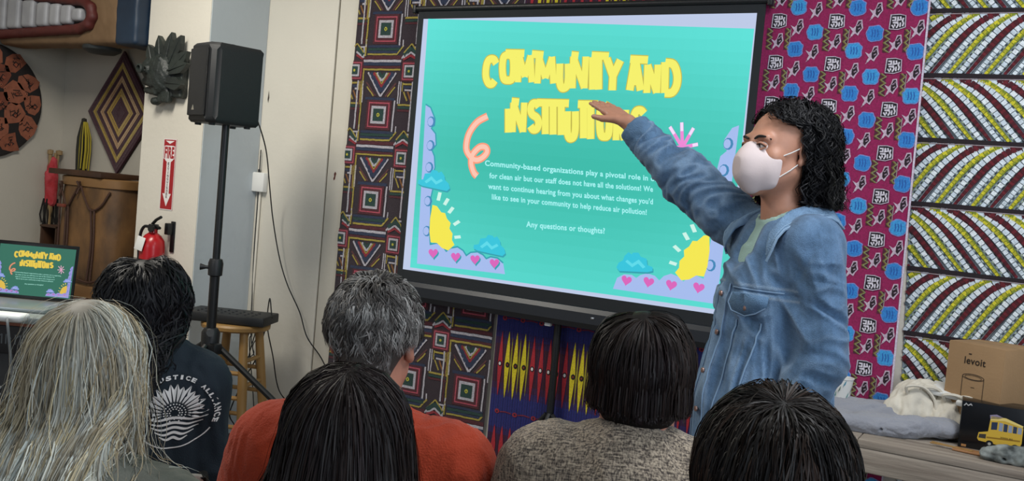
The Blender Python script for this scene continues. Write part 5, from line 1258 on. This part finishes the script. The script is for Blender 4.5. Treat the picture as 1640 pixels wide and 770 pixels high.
# 6 dark-haired head in the right foreground
r6, hc, sh = seated('nearest seated listener at lower right with short black hair', (1250, 632), 1.08, R_(200), mat('black_top', '1a1c20', .9, bump=.3, bscale=240), M['skin'], 1.0, chair_label=CH+'with short black hair')
cap = Sdf(hc-[.13, .15, .14], hc+[.13, .16, .15], .006); cap.el(hc+[0, .014, .030], (.077, .097, .091), .02); cap.el(hc+[0, .04, -.04], (.075, .075, .075), .04)
sets = [hair('h', r6, hc, 11000, (.10, .19), ['0e0b0b', '18120f', '34251d', '0a0808', '0c0909'], thick=.016, grav=.26, stiff=.82, width=.0007, seg=13, curl=.002, cfreq=35, noise_=.10, seed=23, outw=.10, low=-.65, hug=.6, clump=.45, kper=30)]
hair_obj('hair', r6, sets, 'hair_gloss', '0c0a0a', cap)

# ---------------------------------------------------------------- the presenter
rz = R_(-46); PC, PS = math.cos(rz), math.sin(rz)
DP = 2.5
eye = atd(1204, 233, DP)                                   # between the eyes
HZ = eye[2]-.008
HR = R_(12)                                                # the head turns a little towards the screen side
root = thing('person', 'presenter in an oversized blue denim jacket and white mask pointing at the screen', 'person', (0, 0, 0), rz)
ph = np.array([0, -.035, HZ])
ew = np.array([PC*ph[0]-PS*(ph[1]-.08), PS*ph[0]+PC*(ph[1]-.08)]); root.location = (eye[0]-ew[0], eye[1]-ew[1], 0)
RL = np.array([root.location.x, root.location.y, 0])
def toloc(w): d = np.array(w)-RL; return np.array([PC*d[0]+PS*d[1], -PS*d[0]+PC*d[1], d[2]])
SH = HZ-.232                                                # shoulder height
shR = np.array([-.16, .01, SH]); shL = np.array([.140, .01, SH])
def reach(px, py, base, dist, far=True):
    best = None
    for D in np.linspace(1.9, 3.6, 800):
        q = toloc(atd(px, py, D)); e = abs(np.linalg.norm(q-base)-dist)
        if best is None or e < best[0]-1e-9:
            if far or best is None: best = (e, q, D)
    # choose the far solution
    sol = [(D, toloc(atd(px, py, D))) for D in np.linspace(1.9, 3.6, 800)]; c = [(D, q) for D, q in sol if abs(np.linalg.norm(q-base)-dist) < .004]
    return (c[-1][1] if far else c[0][1]) if c else best[1]
wristR = reach(1006, 196, shR, .52)
def depth_of(l): w = np.array([PC*l[0]-PS*l[1]+RL[0], PS*l[0]+PC*l[1]+RL[1], l[2]]); return float((w-CAMP)@FWD)
elbR = (shR+wristR)/2; elbR = elbR+(toloc(atd(1095, 285, depth_of(elbR)))-elbR)*.8
tipR = reach(954, 160, wristR, .172); hd = tipR-wristR; hd /= np.linalg.norm(hd)
elbL = np.array([.195, .030, SH-.29]); wristL = np.array([.165, -.06, SH-.53])
# head turned about its own vertical axis: built straight, then rotated
class RotV: pass
def rotz(V, c, a): q = V-c; ca, sa = math.cos(a), math.sin(a); return np.stack([q[:, 0]*ca-q[:, 1]*sa, q[:, 0]*sa+q[:, 1]*ca, q[:, 2]], 1)+c
hc = ph.copy()
hs = Sdf(hc-[.12, .14, .20], hc+[.12, .15, .14], .0024); head_prims(hs, hc)
Vh, Qh = hs.mesh(); Vh = smoothv(Vh, Qh, 1); k_ = np.clip((Vh[:, 2]-(hc[2]-.16))/.06, 0, 1)
Vr = rotz(Vh, hc+[0, .02, 0], HR); Vh = Vh*(1-k_[:, None])+Vr*k_[:, None]
lo = np.minimum(np.minimum(wristR, tipR)-.09, [-.30, -.30, .82]); hi = np.array([.40, .25, SH+.10]); hi[2] = max(hi[2], tipR[2]+.06, wristR[2]+.08); hi[1] = max(hi[1], tipR[1]+.06)
b = Sdf(lo, hi, .0042)
b.rc(hc+[0, .030, -.10], [0, .015, SH-.02], .054, .058, .03); b.rc(shR+[.03, 0, 0], shL-[.03, 0, 0], .05, .05, .06); b.el([0, .0, SH-.17], (.15, .10, .2), .05); b.el([0, .0, SH-.42], (.14, .10, .15), .05)
b.chain([shR, elbR, wristR], [.046, .037, .0255], .03); b.chain([shL, elbL, wristL], [.046, .037, .026], .03)
_rgt_loc = toloc(RL+RGT)
upv = toloc(RL+UPV)*.95+toloc(RL-FWD)*.25
hand_prims(b, wristR, hd, upv, 1.05, -1, .05, spread=.04); hand_prims(b, wristL, (-.1, -.4, -.9), (.9, -.2, 0), 1.0, 1, .4)
Vb, Qb = b.mesh(); Vb = smoothv(Vb, Qb, 1)
Vj, Qj = join_meshes([(Vh, Qh), (Vb, Qb)])
body = fastmesh('body', Vj, Qj, root, M['skin'], True)
def hp(*p):                                                # a point in head space -> turned
    return rotz(np.array([hc+np.array(p)]), hc+[0, .02, 0], HR)[0]
# eyes, lids, brows
M['eyewhite'] = mat('eye_white', 'd8d0cc', .2); M['iris'] = mat('brown_iris', '1c100a', .15); M['brow'] = mat('dark_brow', '17100e', .8)
for x in (-1, 1):
    e = MB().lathe([(.0122*math.sin(a), -.0122*math.cos(a)) for a in np.linspace(0, PI, 14)], n=20).build('eye', M['eyewhite'], root); e.location = hp(x*.031, -.0815, .006)
    gz = hp(x*.031-.006, -.0930, .004)-np.array(e.location)
    d_ = Vector(gz).normalized(); i_ = MB().lathe([(0, .0006), (.0058, 0), (.006, -.002)], n=16, rot=d_.to_track_quat('Z', 'Y').to_matrix()).build('iris', M['iris'], e); i_.location = d_*.0119
    pts = [hp(x*.031-x*.0145, -.0905, .0065), hp(x*.031-x*.006, -.0955, .0125), hp(x*.031+x*.005, -.0945, .0128), hp(x*.031+x*.016, -.0860, .0060)]
    MB().tube([tuple(q) for q in catmull(pts, 5)], .0034, 8).build('upper_eyelid', M['skin'], root)
    MB().tube([tuple(q+np.array([0, -.0022, -.0028])) for q in catmull(pts, 5)], .0012, 6).build('lashes', M['brow'], root)
    pts = [hp(x*.031-x*.0145, -.0905, .004), hp(x*.031, -.0945, -.004), hp(x*.031+x*.015, -.0865, .003)]
    MB().tube([tuple(q) for q in catmull(pts, 5)], .0026, 8).build('lower_eyelid', M['skin'], root)
    pts = [hp(x*.013, -.0985, .024), hp(x*.026, -.0975, .0300), hp(x*.040, -.0905, .0300), hp(x*.051, -.0750, .0235)]
    MB().tube([tuple(q) for q in catmull(pts, 5)], [.0022+.0014*math.sin(PI*min(1, (i+2)/14)) for i in range(16)], 6).build('eyebrow', M['brow'], root)
# mask
s = Sdf(hc-[.09, .17, .14], hc+[.09, .02, .03], .0026)
s.el(hc+[0, -.068, -.050], (.059, .050, .060), .01); s.chain([hc+[0, -.098, -.002], hc+[0, -.112, -.035], hc+[0, -.109, -.068], hc+[0, -.088, -.100]], [.012, .013, .013, .012], .045)
for x in (-1, 1): s.rc(hc+[x*.047, -.050, -.030], hc+[x*.038, -.050, -.085], .016, .014, .03)
s.bx(hc+[0, .02, -.05], (.10, .060, .10), .01, .004, 'sub')
V, Q = s.mesh(); V = smoothv(V, Q, 2); cr_ = (np.abs(V[:, 0]-hc[0]) < .0016)*.0
V = rotz(V, hc+[0, .02, 0], HR)
mk = fastmesh('face_mask', V, Q, root, mat('white_mask', 'd6c6c4', .75, bump=.05, bscale=300, var=.03), True)
for x in (-1, 1):
    for a, c in (((x*.054, -.060, -.026), (x*.083, .012, .014)), ((x*.050, -.055, -.082), (x*.080, .015, -.022))):
        MB().tube([tuple(hp(*a)), tuple((hp(*a)+hp(*c))/2+hp(x*.006, 0, 0)-hp(0, 0, 0)), tuple(hp(*c))], .0016, 6).build('strap', M['white_paper'], mk)
    MB().box(tuple(hp(x*.0555, -.0665, -.028)), (.004, .004, .004), .001).build('strap_rivet', M['black'], mk); MB().box(tuple(hp(x*.053, -.064, -.078)), (.003, .004, .003), .001).build('strap_rivet', mat('grey_rivet', '8a8488', .5), mk)
MB().tube([tuple(hp(0, -.113, .004)), tuple(hp(0, -.1275, -.034)), tuple(hp(0, -.1245, -.068)), tuple(hp(0, -.101, -.106))], .0013, 6).build('mask_seam', mk.data.materials[0], mk)
# t-shirt
s = Sdf((-.24, -.24, .85), (.24, .2, SH+.08), .006); s.rc(shR+[.03, 0, -.0], shL-[.03, 0, 0], .062, .062, .06); s.el([0, .0, SH-.17], (.165, .124, .22), .05); s.el([0, .0, SH-.40], (.16, .12, .2), .05); s.rc([0, .02, SH+.02], [0, .0, SH+.055], .066, .064, .03)
s.rc(hc+[0, .03, -.08], [0, -.03, SH+.10], .06, .064, .004, 'sub')
sdfobj('t_shirt', s, mat('pale_teal_cotton', '93b0a8', .85, bump=.2, bscale=250), root, 2, lambda V: folds(V, 3, .003))
# denim jacket
lo = np.minimum(wristR-.12, [-.34, -.30, .62]); hi = np.array([.44, .28, SH+.12]); hi[2] = max(hi[2], wristR[2]+.12)
hi[1] = max(hi[1], wristR[1]+.12)
s = Sdf(lo, hi, .0055)
s.rc(shR+[.02, .01, -.010], shL+[-.02, .01, -.010], .074, .074, .06); s.el([0, .01, SH-.18], (.168, .158, .24), .07); s.el([0, -.005, SH-.46], (.172, .182, .26), .08); s.el([0, -.005, SH-.64], (.170, .175, .20), .06)
s.rc([-.04, .035, SH+.022], [.04, .035, SH+.022], .055, .055, .05)
cuffR = wristR+(elbR-wristR)/np.linalg.norm(elbR-wristR)*.055
s.chain([shR+[-.005, 0, -.01], elbR, cuffR], [.084, .066, .047], .05); s.chain([shL+[.005, 0, -.01], elbL], [.078, .068], .03); s.chain([elbL, wristL+[0, .01, .02]], [.068, .052], .012)
s.rc(hc+[0, .03, -.06], [0, .01, SH+.06], .060, .066, .010, 'sub')
# open neck: a wedge cut down the front
s.chain([[0, -.13, SH+.11], [0, -.160, SH-.03], [-.004, -.185, SH-.135]], [.090, .066, .018], .01, 'sub')
ax1 = (elbR-shR)/np.linalg.norm(elbR-shR); ax2 = (cuffR-elbR)/np.linalg.norm(cuffR-elbR); axL = (wristL-shL)/np.linalg.norm(wristL-shL)
def sst(x): x = np.clip(x, 0, 1); return x*x*(3-2*x)
def jdisp(V):
    d = np.zeros(len(V)); x, y, z = V.T
    armR = sst((-(V-shR)@np.array([1, 0, 0])+((V-shR)@ax1)*.6-.02)/.05); tt = (V-shR)@ax1
    n1 = wnoise(V@np.array([ax1*1.7, np.cross(ax1, [0, 0, 1])*1.2, [0, 0, .9]]).T, 11, 31, 3)
    d += armR*(.010*(1-2*np.abs(n1))-.002)*np.clip(tt/.08, 0, 1)
    tL = (V-shL)@axL; armL = sst((x-.20)/.05)*(z < SH-.05)
    n2 = wnoise(V@np.array([axL*1.6, [.9, 0, 0], [0, .9, 0]]).T, 14, 37, 2)
    d += armL*(.008*(1-2*np.abs(n2))-.002)
    body_ = (1-armR)*(1-armL); n3 = wnoise(V*[1.2, 1.0, .35]+[0, 0, .3], 17, 41, 2); n4 = wnoise((V@np.array([[.7, 0, .7], [0, 1, 0], [-.25, 0, .35]]).T), 14, 47, 2)
    low_ = sst((SH-.20-z)/.15)
    d += body_*(.010*(1-2*np.abs(n3))*low_+.007*(1-2*np.abs(n4))*(1-low_)*(y < .02)*sst((SH+.0-z)/.06))
    fr = (y < -.02)
    # placket, yoke seam, pocket flap, armhole seams
    def groove(t, w=.004, a=.0035): return -a*np.exp(-(t/w)**2)
    d += fr*body_*np.where(np.abs(x+.004) < .024, .0035, 0)*(z < SH-.13)
    d += fr*body_*(groove(z-(SH-.140))+.0025*np.exp(-((z-(SH-.132))/.004)**2))*(np.abs(x) > .03)*(np.abs(x) < .19)
    for sx in (-1, 1):
        px_ = (x-sx*.09)/.046; pz = (z-(SH-.180))/.034; ins_ = fr*body_*(np.abs(px_) < 1)*(pz < 1)*(pz > -(1-.45*np.abs(px_)**2))
        d += .005*ins_
        d += fr*body_*(groove(np.abs(x-sx*(.064+.0*(z)))-.0, .0045, .003)+groove(x-sx*.120, .0045, .003))*(z < SH-.215)
    sa = np.abs(np.linalg.norm((V-shL-[.0, 0, -.01])*[1.0, .55, .55], axis=1)-.075); d += .5*groove(sa, .005, .006)*(x > .05)
    d += armL*groove(tL-.10, .004, .005)
    hem = SH-.745; d += np.where((z < hem+.045), .004, 0)*body_
    return d
def jcols(V):
    x, y, z = V.T; n = wnoise(V, 16, 61, 3)[:, None]; n2 = wnoise(V, 60, 62, 3)[:, None]
    base = np.array(lin('6285ab')); lt = np.array(lin('98b4d0')); dk = np.array(lin('38546f'))
    t = np.clip(.5+.35*n+.25*n2, 0, 1); c = dk*(1-t)+base*t
    e = np.clip(jdisp(V)/.010, -1, 1)[:, None]; e2 = np.clip((e-.35)/.5, 0, 1); c = c*(1-.4*e2)+lt*.4*e2
    st_ = np.zeros(len(V)); fr = y < -.02
    for zz in (SH-.127, SH-.153): st_ = np.maximum(st_, np.exp(-((z-zz)/.0022)**2)*fr*(np.abs(x) > .03)*(np.abs(x) < .19))
    for xx in (.020, -.028): st_ = np.maximum(st_, np.exp(-((x-xx)/.0025)**2)*fr*(z < SH-.13))
    c = c*(1-.35*st_[:, None])+np.array(lin('a9b6c0'))*.35*st_[:, None]
    return c
M['denim'] = mat('faded_denim', None, .85, attr=True, var=.12, vscale=260, bump=.3, bscale=420, sheen=.15)
jk = sdfobj('denim_jacket', s, M['denim'], root, 1, jdisp, jcols)
def ring(c, axis, r0, r1, h, name, m, parent, squash=1.0):
    q = Vector(axis).to_track_quat('Z', 'Y').to_matrix()
    return MB().lathe([(r0-.004, -h/2), (r0+.002, -h/2-.002), (r1+.003, -h/4), (r1+.004, h/4), (r1, h/2), (r1-.006, h/2+.001)], tuple(c), 28, q).build(name, m, parent)
M['denim_plain'] = mat('denim_plain', '587898', .85, bump=.5, bscale=380, var=.15, vscale=30)
cfd = (wristR-elbR)/np.linalg.norm(wristR-elbR)
s = Sdf(cuffR-.11, cuffR+.11, .004); s.rc(cuffR-cfd*.032, cuffR+cfd*.012, .054, .051, .01); s.rc(cuffR+cfd*.0, cuffR+cfd*.10, .040, .044, .004, 'sub'); s.bx(cuffR+cfd*.10, (.075, .075, .070), .004, .003, 'sub', rot=Vector(cfd).to_track_quat('Z', 'Y').to_matrix())
sdfobj('cuff', s, M['denim_plain'], jk, 1, lambda V: .003*wnoise(V, 40, 5))
s = Sdf(wristL-.10, wristL+.10, .005); s.rc(wristL+[0, .01, .03], wristL+[0, -.005, -.01], .064, .058, .01)
sdfobj('cuff', s, M['denim_plain'], jk, 1)
# lapels of the open front, pocket flap, button, seams standing on the jacket surface
from mathutils.bvhtree import BVHTree
bvh = BVHTree.FromPolygons([v.co for v in jk.data.vertices], [tuple(p.vertices) for p in jk.data.polygons])
def onfront(x, z, off=.002):
    h = bvh.ray_cast(Vector((x, -.6, z)), Vector((0, 1, 0))); return (x, (h[0].y if h[0] else -.12)-off, z)
def ontop(x, y, off):
    h = bvh.ray_cast(Vector((x, y, SH+.3)), Vector((0, 0, -1))); return (h[0].z if h[0] else SH)+off
def collar():
    V, F = [], []; n = 30; rows = 8
    for i in range(n+1):
        t = -1+2*i/n; a = t*2.35; at_ = abs(t)                # angle round the neck, 0 = back
        w = .070+.030*max(0, at_-.5)/.5
        if at_ > .86: w *= 1-(at_-.86)*2.2
        for j in range(rows):
            u = j/(rows-1); r_2 = .071+w*u; x = r_2*math.sin(a)*1.05; y = .022+r_2*math.cos(a)*.98
            stand = SH+.118-.050*max(0, at_-.3)-.004*u
            if at_ < .62: z = max(ontop(x, y, .020), stand-.075*u**1.6)
            else:
                k = (at_-.62)/.38; z = SH+.098-.045*k-(.045+.070*k)*u; x = (.071+.012*k+w*.62*u)*math.copysign(math.sin(2.35*.62+.55*k), t)*1.02; yf = onfront(x, z, .020)[1]; y = min(yf, .022+r_2*math.cos(a)*.98) if u > .4 else min(.022+.075*math.cos(a), yf if u > .2 else 9)
            V.append((x, y, z))
    V = np.array(V).reshape(n+1, rows, 3)
    for _ in range(3): V[1:-1] = .5*V[1:-1]+.25*(V[:-2]+V[2:])
    for i in range(n):
        for j in range(rows-1): F.append((i*rows+j, i*rows+j+1, (i+1)*rows+j+1, (i+1)*rows+j))
    o = fastmesh('collar', V.reshape(-1, 3), F, jk, mat('denim_collar', '6c8bab', .85, bump=.5, bscale=300, var=.15, vscale=40), True); md = o.modifiers.new('thick', 'SOLIDIFY'); md.thickness = .006; md.offset = 0; sb_ = o.modifiers.new('sub', 'SUBSURF'); sb_.levels = sb_.render_levels = 1
    for rr, col_ in ((rows-1, .0036), (rows-2, .0018)): MB().tube([tuple(V[i, rr]+[0, 0, .003]) for i in range(n+1)], col_, 6).build('collar_seam', mat('seam_pale', '86a2bd', .85, bump=.3, bscale=300), jk)
collar()
for sx in (1,):
    cx, cz = sx*.09, SH-.150
    outl = [(-.050, 0), (.050, 0), (.050, -.028), (.030, -.046), (0, -.056), (-.030, -.046), (-.050, -.028)]
    V = [onfront(cx+a*k, cz+b_*k, .006) for k in (0, .5, 1) for a, b_ in outl]; n = 7; F = []
    for r_2 in range(2):
        for i in range(n): F.append((r_2*n+i, r_2*n+(i+1) % n, (r_2+1)*n+(i+1) % n, (r_2+1)*n+i))
    o = fastmesh('pocket_flap', V, F, jk, M['denim_plain'], True); md = o.modifiers.new('t', 'SOLIDIFY'); md.thickness = .004; md.offset = 1
    MB().tube([onfront(cx+a, cz+b_, .009) for a, b_ in outl[2:]+outl[:1]], .0022, 6).build('flap_seam', mat('seam_light', '7f9cba', .8), jk)
    MB().lathe([(0, .004), (.006, .003), (.0075, 0), (.006, -.002)], onfront(cx, cz-.036, .010), 14, Matrix.Rotation(R_(90), 3, 'X')).build('button', mat('copper_button', 'b09088', .35, .8), jk)
    for xx, z0_, z1_ in ((cx-.030, cz-.07, cz-.50), (cx+.030, cz-.07, cz-.50)):
        MB().tube([onfront(xx+.018*t*(-1 if xx < cx else -1)*sx, z0_+(z1_-z0_)*t, .0015) for t in np.linspace(0, 1, 26)], .0022, 6).build('seam', bpy.data.materials['seam_light'], jk)
    MB().tube([onfront(sx*(.03+(.12 if sx > 0 else .085)*t), SH-.137, .0015) for t in np.linspace(0, 1, 18)], .0022, 6).build('seam', bpy.data.materials['seam_light'], jk)
for i in range(5): MB().lathe([(0, .004), (.007, .003), (.008, 0), (.006, -.002)], onfront(-.004, SH-.16-.105*i, .003), 14, Matrix.Rotation(R_(90), 3, 'X')).build('button', bpy.data.materials['copper_button'], jk)
for xx in (.020, -.028): MB().tube([onfront(xx, SH-.13-.58*t, .0015) for t in np.linspace(0, 1, 30)], .0020, 6).build('seam', bpy.data.materials['seam_light'], jk)
# trousers and shoes
s = Sdf((-.24, -.2, .05), (.24, .22, .95), .011); s.el([0, .01, .88], (.165, .125, .12), .04)
for x in (-1, 1): s.chain([(x*.085, .01, .86), (x*.095, -.01, .47), (x*.10, .02, .09)], [.095, .068, .052], .03)
sdfobj('trousers', s, M['denim_dark'], root, 1, lambda V: folds(V, 5, .006))
for x in (-1, 1):
    q = Sdf((x*.10-.07, -.22, .0), (x*.10+.07, .09, .14), .009); q.rc((x*.10, .02, .05), (x*.11, -.13, .034), .045, .036, .02); q.bx((x*.105, -.05, .012), (.045, .13, .012), .008, .01)
    sdfobj('shoe', q, M['shoe'], root, 1)
# hair: chin to shoulder-length dense curls
cap = Sdf(hc-[.17, .16, .17], hc+[.17, .20, .17], .006)
cap.el(hc+[0, .036, .038], (.080, .084, .090), .02); cap.el(hc+[0, .078, -.035], (.084, .068, .092), .05)
V, Q = cap.mesh(); V = smoothv(V, Q, 2); V = rotz(V+vnormals(V, Q)*(.006*wnoise(V, 45, 9))[:, None], hc+[0, .02, 0], HR)
BKC = ['08080a', '101014', '17171b', '0b0b0d']
S_ = [(V, Q, np.tile(np.array(lin('08080a')), (len(V), 1)))]
keep = lambda d: (d[:, 1] > .12) | (d[:, 2] > .66+.25*np.abs(d[:, 0]))
for a in (hair('h', root, hc+[0, .004, 0], 4200, (.14, .24), BKC, R=(.079, .100, .094), thick=.016, grav=.34, stiff=.76, part=-.15, width=.0011, seg=24, curl=.010, cfreq=95, noise_=.10, seed=31, outw=.15, low=-.5, zcut=hc[2]-.140, hairline=.60, hug=.0, back=.55, facey=-.004, lowfn=keep, clump=.5, kper=12),
          hair('h', root, hc+[0, .034, -.004], 5200, (.14, .24), BKC, R=(.082, .105, .095), thick=.034, grav=.32, stiff=.76, width=.0011, seg=24, curl=.012, cfreq=100, noise_=.14, seed=32, outw=.2, low=-.6, zcut=hc[2]-.145, hairline=.60, hug=.3, facey=-.008, lowfn=lambda d: d[:, 1] > -.05, clump=.5, kper=12),
          hair('h', root, hc, 26, (.06, .10), BKC, thick=.02, grav=.30, stiff=.80, part=.2, width=.0012, seg=22, curl=.010, cfreq=210, noise_=.2, seed=35, outw=.9, low=-.3, hairline=.9, hug=-5, lowfn=lambda d: (d[:, 1] < -.25) & (d[:, 0] < .0) & (d[:, 2] > .6))):
    S_.append((rotz(a[0], hc+[0, .02, 0], HR), a[1], a[2]))
hair_obj('hair', root, S_, 'hair_gloss')
